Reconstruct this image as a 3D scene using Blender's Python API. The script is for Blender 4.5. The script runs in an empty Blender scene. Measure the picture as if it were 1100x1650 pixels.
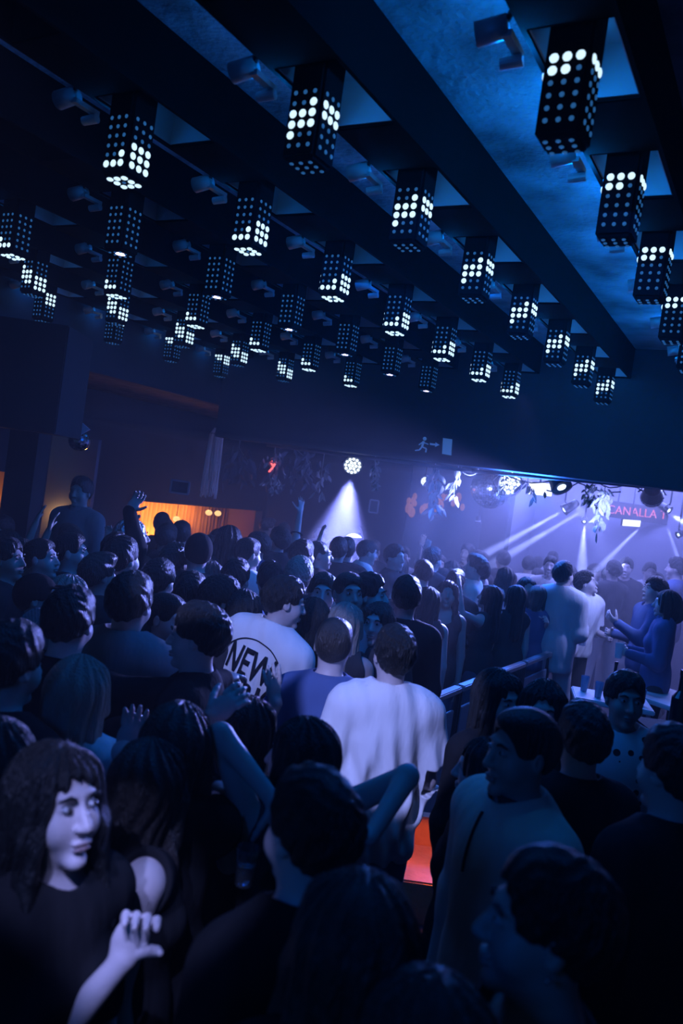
import bpy, bmesh, math, random
import numpy as np
from mathutils import Vector, Matrix, noise
from mathutils.bvhtree import BVHTree
random.seed(7)
SC = bpy.context.scene
COL = SC.collection
R_ = math.radians

# ------------------------------------------------------------------ camera
CAM_Z = 2.34
FPX, PITCH, ROLL = 1307.52, -0.02697, 0.14162       # focal length in px of the 1100x1650 frame
cr, sr, cp, sp = math.cos(ROLL), math.sin(ROLL), math.cos(PITCH), math.sin(PITCH)
UP0 = Vector((0, -sp, cp)); FWD = Vector((0, cp, sp)); XA = Vector((1, 0, 0))
RGT = cr*XA + sr*UP0
UPV = -sr*XA + cr*UP0
cam_d = bpy.data.cameras.new('camera'); cam = bpy.data.objects.new('camera', cam_d); COL.objects.link(cam)
cam_d.sensor_fit = 'VERTICAL'; cam_d.sensor_height = 36.0; cam_d.sensor_width = 24.0
cam_d.lens = FPX/1650*36.0
cam_d.clip_start = 0.05; cam_d.clip_end = 100
M = Matrix.Identity(4)
for r in range(3):
    M[r][0] = RGT[r]; M[r][1] = UPV[r]; M[r][2] = -FWD[r]
M[2][3] = CAM_Z
cam.matrix_world = M
cam_d.dof.use_dof = True; cam_d.dof.focus_distance = 5.5; cam_d.dof.aperture_fstop = 2.4
SC.camera = cam

# ------------------------------------------------------------------ colour management, world, render effort
SC.view_settings.view_transform = 'Standard'; SC.view_settings.look = 'None'
SC.view_settings.gamma = 1.0; SC.view_settings.use_curve_mapping = False
SC.view_settings.exposure = 0.0
SC.cycles.max_bounces = 4; SC.cycles.diffuse_bounces = 2; SC.cycles.glossy_bounces = 2
SC.cycles.transmission_bounces = 3; SC.cycles.volume_bounces = 0; SC.cycles.transparent_max_bounces = 6
SC.cycles.sample_clamp_indirect = 2.0; SC.cycles.sample_clamp_direct = 0.0
SC.cycles.caustics_reflective = False; SC.cycles.caustics_refractive = False
SC.cycles.use_denoising = True
W = bpy.data.worlds.new('world'); SC.world = W; W.use_nodes = True
W.node_tree.nodes['Background'].inputs[0].default_value = (0.022, 0.080, 0.135, 1)
W.node_tree.nodes['Background'].inputs[1].default_value = 0.33

def ray(x, y):
    return FWD + RGT*((x-550)/FPX) - UPV*((y-825)/FPX)
def at(x, y, Y):
    d = ray(x, y); return Vector((0, 0, CAM_Z)) + d*(Y/d.y)
def atz(x, y, z):
    d = ray(x, y); return Vector((0, 0, CAM_Z)) + d*((z-CAM_Z)/d.z)
GY = 0.5053
G1 = Vector((math.sin(GY), math.cos(GY), 0)); G2 = Vector((math.cos(GY), -math.sin(GY), 0))
def uvw(u, v, z): return G2*u + G1*v + Vector((0, 0, z))
def atv(x, y, v):
    d = ray(x, y); return Vector((0, 0, CAM_Z)) + d*(v/(d.x*G1.x+d.y*G1.y))
UC = [-1.7318, -0.7887, -2.6474, -3.5529, -4.4723, -5.3720, -6.3096]   # the seven rows of lamps
V0, DV = 2.4983, 0.8971

# ------------------------------------------------------------------ lights
def spot(name, loc, target, energy, color, angle, blend=0.2, radius=0.05, parent=None):
    l = bpy.data.lights.new(name, 'SPOT'); o = bpy.data.objects.new(name, l); COL.objects.link(o)
    l.energy = energy; l.color = color; l.spot_size = R_(angle); l.spot_blend = blend; l.shadow_soft_size = radius
    o.location = loc; d = (Vector(target)-Vector(loc)); o.rotation_euler = d.to_track_quat('-Z', 'Y').to_euler()
    return o
def area(name, loc, target, energy, color, sx, sy):
    l = bpy.data.lights.new(name, 'AREA'); o = bpy.data.objects.new(name, l); COL.objects.link(o)
    l.shape = 'RECTANGLE'; l.size = sx; l.size_y = sy; l.energy = energy; l.color = color
    o.location = loc; d = (Vector(target)-Vector(loc)); o.rotation_euler = d.to_track_quat('-Z', 'Y').to_euler()
    return o
BLUE = (0.03, 0.17, 1.0); VIO = (0.23, 0.27, 1.0); DEEP = (0.0, 0.14, 1.0); PALE = (0.30, 0.36, 1.0)


# front beams from fixtures on the ceiling near the camera
spot('front_beam', (-.9, -.2, 3.75), at(112, 1310, 1.6), 330, PALE, 8.5, .15, .03)
spot('front_beam', (-1.4, .3, 3.75), at(640, 1135, 3.45), 900, PALE, 11, .1, .03)
spot('front_beam', (-1.6, .6, 3.75), at(430, 1030, 3.9), 620, PALE, 11, .1, .03)
spot('front_beam', (-.4, -.2, 3.7), at(270, 1450, 1.7), 320, PALE, 9, .2, .03)
# general blue wash over the floor
area('blue_wash', (.4, 4.5, 3.7), (.4, 4.8, 0), 30, DEEP, 2.0, 3.0)
area('blue_wash', uvw(-2.6, 8.75, 2.6), (.2, 5.0, 1.0), 80, BLUE, .6, .3)  # unseen area light added below the header to backlight the crowd
area('blue_fill', (-1.6, -.8, 3.0), (1.2, 2.0, 1.5), 12, DEEP, .6, .6)  # unseen area light added near the camera to fill the right-hand faces
area('back_wash', (3.4, 10.2, 3.25), (2.4, 8.5, .8), 330, VIO, 3.0, 1.0)  # unseen broad lights added over the back for rim light and brighter haze
area('back_wash', (3.6, 12.4, 3.3), (3.4, 12.0, 0), 160, VIO, 3.0, 1.0)
# stage beams in the haze
PWH = atv(568, 751, 8.76)
spot('wash_beam', PWH+Vector((0, -.12, -.17)), at(530, 960, 9.2), 8000, VIO, 52, 1, .05)
spot('front_beam', (-.6, -.2, 3.7), at(215, 1530, 1.6), 120, PALE, 6, .3, .03)
spot('stage_beam', at(903, 825, 11.3), at(790, 888, 11.3), 18000, PALE, 6, .3, .02)
spot('stage_beam', at(935, 825, 11.4), at(800, 905, 11.4), 18000, PALE, 6, .3, .02)
spot('stage_beam', at(941, 846, 12.4), at(936, 930, 12.3), 9000, PALE, 16, .3, .02)
spot('stage_beam', at(922, 803, 9.0), at(985, 905, 11.0), 5000, PALE, 8, .3, .02)
spot('stage_beam', at(1082, 828, 9.8), at(1160, 890, 9.0), 8000, PALE, 12, .3, .02)
spot('stage_beam', at(1030, 850, 12.2), at(920, 960, 12.2), 18000, PALE, 7, .3, .02)
spot('stage_beam', at(1072, 842, 10.9), at(1110, 950, 10.9), 18000, PALE, 5, .3, .02)
spot('rim_beam', at(872, 780, 8.9), at(230, 1000, 4.6), 3500, VIO, 40, .5, .08)
spot('accent_fill', uvw(-1.7, 8.36, 2.58), at(965, 830, 8.9), 40, PALE, 50, .5, .04)  # unseen spots added to brighten the foliage, feathers and mirror ball
spot('accent_fill', uvw(-3.0, 8.36, 2.56), at(760, 800, 9.8), 150, PALE, 70, .5, .04)
spot('crowd_fill', uvw(-1.2, 8.4, 2.70), at(930, 1020, 8.6), 170, PALE, 50, .5, .04)  # unseen spots added to brighten the standing men and the mid-crowd
spot('crowd_fill', uvw(-2.6, 8.0, 3.9), at(770, 960, 6.6), 160, VIO, 40, .5, .04)


# ------------------------------------------------------------------ materials
MATS = {}
def mat(name, col, rough=0.7, metal=0.0, emit=None, estr=0.0, bump=0.0, bscale=40.0, var=0.0, vscale=6.0, spec=0.3, stretch=None, alpha=None, trans=0.0):
    if name in MATS: return MATS[name]
    m = bpy.data.materials.new(name); m.use_nodes = True; nt = m.node_tree; b = nt.nodes['Principled BSDF']
    b.inputs['Base Color'].default_value = (*col, 1); b.inputs['Roughness'].default_value = rough
    b.inputs['Metallic'].default_value = metal; b.inputs['Specular IOR Level'].default_value = spec
    if trans: b.inputs['Transmission Weight'].default_value = trans
    if emit: b.inputs['Emission Color'].default_value = (*emit, 1); b.inputs['Emission Strength'].default_value = estr
    if bump or var:
        tc = nt.nodes.new('ShaderNodeTexCoord'); mp = nt.nodes.new('ShaderNodeMapping')
        nt.links.new(tc.outputs['Object'], mp.inputs[0])
        if stretch: mp.inputs['Scale'].default_value = stretch
        if bump:
            n = nt.nodes.new('ShaderNodeTexNoise'); n.inputs['Scale'].default_value = bscale; n.inputs['Detail'].default_value = 3
            nt.links.new(mp.outputs[0], n.inputs['Vector'])
            bp = nt.nodes.new('ShaderNodeBump'); bp.inputs['Strength'].default_value = min(1, bump); bp.inputs['Distance'].default_value = 0.02
            nt.links.new(n.outputs['Fac'], bp.inputs['Height']); nt.links.new(bp.outputs[0], b.inputs['Normal'])
        if var:
            n2 = nt.nodes.new('ShaderNodeTexNoise'); n2.inputs['Scale'].default_value = vscale; n2.inputs['Detail'].default_value = 2
            nt.links.new(mp.outputs[0], n2.inputs['Vector'])
            rp = nt.nodes.new('ShaderNodeMapRange'); rp.inputs['From Min'].default_value = 0.3; rp.inputs['From Max'].default_value = 0.7
            rp.inputs['To Min'].default_value = 1-var; rp.inputs['To Max'].default_value = 1+var
            nt.links.new(n2.outputs['Fac'], rp.inputs['Value'])
            mx = nt.nodes.new('ShaderNodeMix'); mx.data_type = 'RGBA'; mx.blend_type = 'MULTIPLY'; mx.inputs[0].default_value = 1
            mx.inputs[6].default_value = (*col, 1)
            nt.links.new(rp.outputs[0], mx.inputs[7]); nt.links.new(mx.outputs[2], b.inputs['Base Color'])
    MATS[name] = m
    return m
def emis(name, col, s, sample=False):
    if name in MATS: return MATS[name]
    m = mat(name, (0.02, 0.03, 0.05), 0.4, emit=col, estr=s)
    if not sample: m.cycles.emission_sampling = 'NONE'
    return m
skin_a = mat('skin_light', (0.50, 0.43, 0.42), 0.5, bump=0.05, bscale=120, spec=0.4)
skin_b = mat('skin_tan', (0.34, 0.28, 0.26), 0.5, bump=0.05, bscale=120, spec=0.4)
SKIN = [skin_a, skin_b]
HAIRM = {
 'black': mat('hair_black', (0.012, 0.012, 0.013), 0.45, bump=0.8, bscale=30, stretch=(6, 6, 1), spec=0.4),
 'brown': mat('hair_brown', (0.034, 0.029, 0.027), 0.42, bump=0.8, bscale=30, stretch=(6, 6, 1), spec=0.6),
 'blond': mat('hair_blond', (0.30, 0.26, 0.22), 0.42, bump=0.8, bscale=30, stretch=(6, 6, 1), spec=0.5),
 'silver': mat('hair_beaded_silver', (0.5, 0.5, 0.52), 0.25, metal=0.8, bump=1, bscale=60),
}
def cloth(name, col, w=0.35):
    return mat('cloth_'+name, col, 0.85, bump=w*1.6, bscale=7, stretch=(1.8, 1.8, 0.45), spec=0.06)
CL = {'white': cloth('white', (0.75, 0.75, 0.75)), 'pale': cloth('pale', (0.5, 0.5, 0.52)), 'grey': cloth('grey', (0.2, 0.2, 0.22)),
      'dark': cloth('dark', (0.04, 0.04, 0.045)), 'black': cloth('black', (0.016, 0.016, 0.018)), 'blue': cloth('blue', (0.08, 0.12, 0.25)),
      'denim': cloth('denim', (0.1, 0.13, 0.2)), 'jeans': cloth('light_denim', (0.45, 0.47, 0.5)), 'cream': cloth('cream', (0.6, 0.55, 0.48))}
leather = mat('shoe_leather', (0.03, 0.03, 0.03), 0.4)
trainer = mat('shoe_white', (0.6, 0.6, 0.6), 0.5)
black_paint = mat('black_paint', (0.02, 0.022, 0.028), 0.7, bump=0.1, bscale=30)
black_metal = mat('black_metal', (0.02, 0.022, 0.026), 0.35, metal=0.3)
steel = mat('steel', (0.5, 0.5, 0.5), 0.3, metal=1.0)
grey_metal = mat('grey_metal', (0.45, 0.46, 0.5), 0.5, metal=0.2)
white_plastic = mat('white_plastic', (0.7, 0.7, 0.7), 0.4)

# ------------------------------------------------------------------ mesh helpers
def link(name, me, m, parent=None):
    o = bpy.data.objects.new(name, me)
    if m is not None: me.materials.append(m)
    COL.objects.link(o)
    if parent: o.parent = parent
    return o
def tag(o, label, cat, group=None, kind=None):
    o['label'] = label; o['category'] = cat
    if group: o['group'] = group
    if kind: o['kind'] = kind
    return o
def empty(name, loc, label, cat, group=None, rz=0.0):
    o = bpy.data.objects.new(name, None); COL.objects.link(o); o.location = loc; o.rotation_euler = (0, 0, rz)
    o.empty_display_size = 0.1
    return tag(o, label, cat, group)
class B:
    """collects simple solids into one mesh"""
    def __init__(s): s.bm = bmesh.new()
    def box(s, c, size, rot=None, bevel=0.0):
        r = bmesh.ops.create_cube(s.bm, size=1.0); vs = r['verts']
        Mx = Matrix.Translation(Vector(c)) @ (rot.to_4x4() if rot else Matrix.Identity(4)) @ Matrix.Diagonal((*size, 1))
        bmesh.ops.transform(s.bm, matrix=Mx, verts=vs)
        if bevel:
            es = list({e for v in vs for e in v.link_edges}); bmesh.ops.bevel(s.bm, geom=es, offset=bevel, segments=2, affect='EDGES')
        return s
    def cyl(s, a, b, r1, r2=None, n=12, caps=True):
        a = Vector(a); b = Vector(b); d = b-a; r2 = r1 if r2 is None else r2
        Mx = Matrix.Translation((a+b)/2) @ d.to_track_quat('Z', 'Y').to_matrix().to_4x4()
        bmesh.ops.create_cone(s.bm, cap_ends=caps, segments=n, radius1=r1, radius2=r2, depth=d.length, matrix=Mx); return s
    def tube(s, pts, r, n=6):
        for a, b in zip(pts[:-1], pts[1:]): s.cyl(a, b, r, r, n)
        return s
    def sph(s, c, r, n=12, sc=(1, 1, 1), rot=None):
        Mx = Matrix.Translation(Vector(c)) @ (rot.to_4x4() if rot else Matrix.Identity(4)) @ Matrix.Diagonal((*sc, 1))
        bmesh.ops.create_uvsphere(s.bm, u_segments=n, v_segments=max(4, n//2), radius=r, matrix=Mx); return s
    def quad(s, pts):
        s.bm.faces.new([s.bm.verts.new(Vector(p)) for p in pts]); return s
    def prism(s, pts, ext):
        e = Vector(ext); a = [s.bm.verts.new(Vector(p)) for p in pts]; b = [s.bm.verts.new(Vector(p)+e) for p in pts]
        n = len(pts); s.bm.faces.new(a[::-1]); s.bm.faces.new(b)
        for i in range(n): s.bm.faces.new((a[i], a[(i+1) % n], b[(i+1) % n], b[i]))
        return s
    def build(s, name, m, parent=None, smooth=False):
        bmesh.ops.recalc_face_normals(s.bm, faces=s.bm.faces[:])
        me = bpy.data.meshes.new(name); s.bm.to_mesh(me); s.bm.free()
        if smooth: me.shade_smooth()
        return link(name, me, m, parent)
def struct(o): o['kind'] = 'structure'; return o
GROT = Matrix.Rotation(-GY, 3, 'Z')          # room axes: x along G2, y along G1
def gbox(b, u0, u1, v0, v1, z0, z1, bevel=0.0):
    b.box(uvw((u0+u1)/2, (v0+v1)/2, (z0+z1)/2), (abs(u1-u0), abs(v1-v0), abs(z1-z0)), GROT, bevel); return b

# ------------------------------------------------------------------ the room
floor_m = mat('floor_dark', (0.05, 0.05, 0.06), 0.45, bump=0.15, bscale=8, var=0.3, vscale=2)
wall_m = mat('wall_dark', (0.03, 0.04, 0.055), 0.8, bump=0.1, bscale=25)
fascia_m = mat('fascia_paint', (0.03, 0.04, 0.055), 0.7, bump=0.08, bscale=30)
soffit_m = mat('soffit_brown', (0.16, 0.12, 0.09), 0.8, bump=0.3, bscale=60, var=0.3)
ceil_m = mat('ceiling_plaster', (0.34, 0.36, 0.42), 0.75, bump=1.0, bscale=26, var=0.5, vscale=3.0)
back_m = mat('back_wall', (0.30, 0.30, 0.36), 0.8, bump=0.1)
orange_m = mat('curtain_gold', (0.62, 0.33, 0.12), 0.6, bump=0.3)

b = B(); b.box((0, 8, -.05), (26, 26, .1)); struct(b.build('floor', floor_m))
b = B(); gbox(b, -6.6, 3.2, -2.5, 8.3, 4.12, 4.22); struct(b.build('ceiling', ceil_m))
b = B(); gbox(b, -6.6, 3.2, 8.3, 8.62, 2.79, 4.22, .01); struct(b.build('trim_1', fascia_m))           # header beam
b = B(); gbox(b, -6.78, -6.6, -2.5, 8.62, 3.2, 4.22, .01); struct(b.build('trim_2', fascia_m))         # side fascia
b = B(); gbox(b, -8.5, -6.78, -2.5, 12.4, 3.2, 3.3); struct(b.build('ceiling_side', soffit_m))
b = B(); gbox(b, -6.78, 3.2, 8.62, 13.9, 3.35, 3.45); struct(b.build('ceiling_back', black_paint))
b = B(); gbox(b, -3.95, 3.2, 13.6, 13.8, 0, 3.4); struct(b.build('wall_back', back_m))
b = B(); gbox(b, -8.6, -3.82, 12.2, 12.4, 0, 3.4); struct(b.build('wall_back_left', wall_m))
b = B(); gbox(b, -4.0, -3.82, 12.4, 13.8, 0, 3.4); struct(b.build('wall_corner', back_m))
b = B(); gbox(b, 3.2, 3.35, -2.5, 13.9, 0, 4.2); struct(b.build('wall_right', wall_m))
# left wall with the bar niche in it (niche v 8.0..11.6, z 0.95..1.76)
WU = -8.3
b = B(); gbox(b, WU-.15, WU, -2.5, 8.85, 0, 3.25); gbox(b, WU-.15, WU, 8.85, 12.4, 1.76, 3.25); gbox(b, WU-.15, WU, 12.1, 12.4, 0, 1.76)
gbox(b, WU-.15, WU, 8.85, 12.1, 0, .9); struct(b.build('wall_left', wall_m))
b = B(); gbox(b, WU-1.0, WU-.9, 8.7, 12.2, 0, 2.0); gbox(b, WU-1.0, WU-.15, 8.75, 8.85, 0, 2.0); gbox(b, WU-1.0, WU-.15, 12.1, 12.2, 0, 2.0); gbox(b, WU-1.0, WU-.15, 8.75, 12.2, 1.80, 1.9)
struct(b.build('wall_niche', mat('niche_wall', (0.35, 0.2, 0.1), 0.7)))
# bar curtain: real pleats
b = B(); n = 220; pr = None
for i in range(n+1):
    v = 8.87+3.2*i/n; d = .035*math.sin(i*.95)+.012*math.sin(i*2.3)
    p = (uvw(WU-.78+d, v, .9), uvw(WU-.78+d, v, 1.80))
    a = [b.bm.verts.new(x) for x in p]
    if pr: b.bm.faces.new((pr[0], a[0], a[1], pr[1]))
    pr = a
o = b.build('curtain', orange_m, smooth=True); tag(o, 'golden pleated curtain glowing in the bar niche on the left', 'curtain')
o.modifiers.new('s', 'SOLIDIFY').thickness = .004
b = B(); gbox(b, WU-.6, WU+.12, 8.85, 12.1, .9, .96, .01); o = b.build('bar_counter', mat('bar_top', (0.2, 0.12, 0.08), 0.3)); tag(o, 'long narrow bar counter below the golden curtain', 'counter')
warm = (1.0, 0.42, 0.12)
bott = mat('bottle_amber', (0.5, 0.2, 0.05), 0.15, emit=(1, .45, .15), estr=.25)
glow = emis('bar_lamp_glow', (1.0, 0.42, 0.12), 5)
lampshade = emis('lamp_shade_glow', (1.0, 0.55, 0.2), 1.6)
def bottle(loc, h, r, m, label, group):
    b = B(); b.cyl((0, 0, 0), (0, 0, h*.62), r, r, 12); b.cyl((0, 0, h*.62), (0, 0, h*.74), r, r*.38, 12); b.cyl((0, 0, h*.74), (0, 0, h), r*.38, r*.36, 10)
    o = b.build('bottle', m); o.location = loc; tag(o, label, 'bottle', group)
    c = B(); c.cyl((0, 0, h), (0, 0, h+.025), r*.42, r*.42, 10); c.build('cap', black_metal, o)
    return o
for i, v in enumerate((10.0, 10.08, 10.17, 10.25, 10.33)):
    bottle(uvw(WU-.35, v, .961), .30+.03*(i % 2), .035, bott, 'amber bottle in the row of spirits glowing on the niche bar counter', 'bottles on the niche bar counter')
for i, (v, z) in enumerate(((10.15, 1.5), (10.95, 1.64), (11.2, 1.64))):
    b = B(); b.sph((0, 0, 0), .06, 14, (1, 1, .8)); o = b.build('shade', lampshade, None, True)
    r = empty('bar_lamp', uvw(WU-.3, v, z), ['small glowing amber lamp over the bottles at the niche', 'amber pendant lamp at the middle of the bar niche', 'amber pendant lamp right of its neighbour in the bar niche'][i], 'lamp'); o.parent = r
    b = B(); b.cyl((0, 0, .05), (0, 0, 1.80-z), .006, .006, 6); b.cyl((0, 0, 1.78-z), (0, 0, 1.80-z), .04, .04, 12); b.build('rod', black_metal, r)
area('bar_light', uvw(WU-.35, 9.9, 1.78), uvw(WU-.75, 9.9, 1.2), 34, warm, 2.2, .12)
l = bpy.data.lights.new('bar_glow', 'POINT'); l.energy = 26; l.color = warm; l.shadow_soft_size = .1; o = bpy.data.objects.new('bar_glow', l); COL.objects.link(o); o.location = uvw(WU-.5, 10.0, 1.05)

# ------------------------------------------------------------------ lamp joists and ceiling lamps
joist_m = mat('joist_black', (0.008, 0.009, 0.010), 0.95, spec=0.05)
tray_m = mat('tray_white', (0.36, 0.4, 0.46), 0.5)
lit_m = emis('led_lit', (0.58, 0.82, 1.0), 1.35)
mid_m = emis('led_dim', (0.04, 0.22, 0.62), 0.42)
vio_m = emis('led_violet', (0.75, 0.6, 1.0), 5.0)
off_m = mat('led_off', (0.03, 0.05, 0.09), 0.3)
FIRST = [0, 0, 0, 0, 0, 1, 2]
for c in range(7):
    b = B(); u = UC[c]; z0, z1 = 3.822, 4.12
    gbox(b, u-.15, u-.132, -2.0, 8.3, z0, z1); gbox(b, u+.132, u+.15, -2.0, 8.3, z0, z1)
    ks = range(-4, 7); last = -2.0
    for k in ks:
        vc = V0+k*DV; a, e = vc-.10, vc+.38
        if a > last: gbox(b, u-.132, u+.132, last, a, z0, z0+.02)
        gbox(b, u-.132, u+.132, a-.01, a, z0, z1); gbox(b, u-.132, u+.132, e, e+.01, z0, z1); last = e
    gbox(b, u-.132, u+.132, last, 8.3, z0, z0+.02)
    struct(b.build('beam_%d' % (c+1), joist_m))
SH, SV, HW = .0407, .0382, .0735
def pattern(c, k):
    """lit cells: front rows, right rows, bottom"""
    F = {0: {(1, 2), (2, 0), (2, 1), (2, 2), (3, 0), (3, 1), (3, 2), (4, 0)}, 1: {(0, 0), (0, 1), (0, 2), (1, 0), (1, 1)},
         2: {(4, 2), (5, 0), (5, 1), (5, 2)}, 3: set(), 4: {(4, 0), (5, 0), (5, 1), (5, 2)},
         5: {(1, 0), (2, 0), (2, 1), (2, 2), (3, 0), (3, 1), (3, 2), (4, 1), (4, 2)}, 6: {(0, 0), (0, 1), (0, 2), (1, 1), (1, 2)}}[c]
    rows = {0: (1, 2), 1: (0,), 2: (3, 4, 5), 3: (), 4: (), 5: (3, 4, 5), 6: (0, 1, 2)}[c]
    Rr = {(r, i) for r in rows for i in range(3)}
    Lf = {(0, 0), (0, 1), (1, 0), (1, 1), (1, 2), (2, 0), (2, 1)} if c == 1 else {(2, 0), (3, 0)} if c == 0 else Rr
    if c == 6 and k == 3: F = {(0, 1), (0, 2)}
    if c == 6 and k == 4: F = set(); Rr = {(0, 2), (1, 0), (1, 1), (1, 2)}
    if c == 6 and k == 5: Rr = {(0, 0), (0, 1), (0, 2)}
    bot = 'ring' if c in (2, 4) else 'core' if c == 3 else ''
    return F, Rr, Lf, bot
ROWW = ['outermost right row', 'second row from the right', 'third row', 'middle row', 'fourth row', 'fifth row', 'leftmost row']
ordn = ['nearest', 'second', 'third', 'fourth', 'fifth', 'sixth', 'farthest']
cname = {1: 'rightmost ceiling row', 0: 'second ceiling row from the right', 2: 'third ceiling row from the right', 3: 'violet-tipped ceiling row', 4: 'third ceiling row from the left', 5: 'second ceiling row from the left', 6: 'leftmost ceiling row'}
look = {0: 'middle lights lit', 1: 'only top lights lit', 2: 'lower half lit', 3: 'mostly dark', 4: 'lowest lights lit', 5: 'two faces lit', 6: 'upper lights lit'}
def led_mesh(c, k, which):
    F, Rr, Lf, bot = pattern(c, k); b = B(); cnt = 0
    for face in range(4):     # 0 front(-v) 1 right(+u) 2 back 3 left
        for r in range(6):
            for i in range(3):
                z = 3.74-r*SV; o_ = (i-1)*SH
                if face == 0: p = (o_, -HW); d = (0, -1); on = (r, i) in F
                elif face == 1: p = (HW, o_); d = (1, 0); on = (r, i) in Rr
                elif face == 2: p = (-o_, HW); d = (0, 1); on = (r, i) in F
                else: p = (-HW, -o_); d = (-1, 0); on = (r, i) in Lf
                if on != (which == 'lit'): continue
                rad = .0150 if on else .0085
                b.sph((p[0], p[1], z), rad, 10, (.45, 1, 1) if face % 2 else (1, .45, 1)); cnt += 1
    for i in range(3):
        for j in range(3):
            ctr = i == 1 and j == 1; on = (bot == 'ring' and not ctr)
            if bot == 'core' and ctr: continue
            if on != (which == 'lit'): continue
            b.sph(((i-1)*SH, (j-1)*SH, 3.74-5*SV-.052), .0150 if on else .0085, 10, (1, 1, .45)); cnt += 1
    return b, cnt
cans = []
for c in range(7):
    for k in range(-1 if c in (0, 2) else 0, 7):
        if c == 1 and k > 5: continue
        vc = V0+k*DV; base = uvw(UC[c], vc, 0)
        vis = (c, k) not in ((3, 0), (4, 0), (5, 0), (5, 1), (6, 0), (6, 1), (6, 2), (0, -1), (2, -1))
        if k < 0 or (c in (5, 6) and k == 0) or (c == 6 and k < 2) or (c, k) in ((3, 0), (4, 0), (5, 1), (6, 2)): continue
        r = empty('ceiling_lamp', (base.x, base.y, 0), '%s lamp of the %s, %s' % (ordn[k], cname[c], look[c]), 'lamp', 'box lamps hanging from the ceiling', -GY)
        zt, zb = 3.822+.10, 3.74-5*SV-.045
        b = B(); b.box((0, 0, (3.98+zb)/2), (.143, .143, 3.98-zb), None, .012); b.box((0, 0, zb+.004), (.115, .115, .012), None, .003); b.build('housing', joist_m, r)
        b = B(); b.cyl((0, 0, 3.97), (0, 0, 4.02), .05, .035, 12); b.build('neck', black_metal, r)
        b = B(); b.box((0, .14, 4.02), (.26, .47, .008)); b.box((.127, .14, 3.925), (.006, .47, .185)); b.box((-.127, .14, 3.925), (.006, .47, .185)); b.box((0, .371, 3.925), (.25, .006, .185)); b.build('mounting_tray', tray_m, r)
        bb, cnt = led_mesh(c, k, 'lit')
        if cnt: bb.build('lit_leds', lit_m, r, True)
        bb, cnt = led_mesh(c, k, 'dim'); bb.build('dim_leds', mid_m, r, True)
        if c == 3:
            b = B(); b.cyl((0, 0, zb-.006), (0, 0, zb+.006), .028, .028, 16); b.build('violet_led', vio_m, r)
        # glow of the lamp itself
        w = {0: 2.2, 1: 7, 2: .7, 3: .05, 4: .3, 5: .5, 6: .5}[c]
        l = bpy.data.lights.new('lamp_glow', 'POINT'); l.energy = 1.6*w; l.color = (0.0, 0.235, 1.0); l.shadow_soft_size = .04
        o = bpy.data.objects.new('lamp_glow', l); COL.objects.link(o); o.parent = r; o.location = (-.19, .0, 3.80)
        l = bpy.data.lights.new('tray_glow', 'POINT'); l.energy = min(.3, .14*w); l.color = (0.02, 0.32, 1.0); l.shadow_soft_size = .02
        o = bpy.data.objects.new('tray_glow', l); COL.objects.link(o); o.parent = r; o.location = (.02, .2, 3.88)
# clamps at the left of each lamp
for c in range(7):
    for k in range(0, 7):
        if (c in (5, 6) and k == 0) or (c == 6 and k < 2) or (c, k) in ((3, 0), (4, 0), (5, 1), (6, 2)) or (c == 1 and k > 5): continue
        p = uvw(UC[c]-.215, V0+k*DV-.17, 3.80)
        r = empty('clamp_light', p, 'small grey clamp beside the %s lamp of the %s' % (ordn[k], cname[c]), 'spotlight', 'clamp spotlights beside the ceiling lamps', -GY)
        b = B(); b.cyl((-.05, 0, -.01), (.045, .01, .01), .038, .036, 16); b.build('barrel', grey_metal, r, True)
        b = B(); b.cyl((.0, .10, -.055), (.07, .11, -.045), .018, .02, 12); b.box((.05, .06, -.02), (.03, .13, .02)); b.build('bracket', grey_metal, r)
        b = B(); b.tube([(0.045, 0, .02), (.06, .0, .06), (.07, 0, .1)], .01, 8); b.build('stem', black_metal, r)

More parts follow.
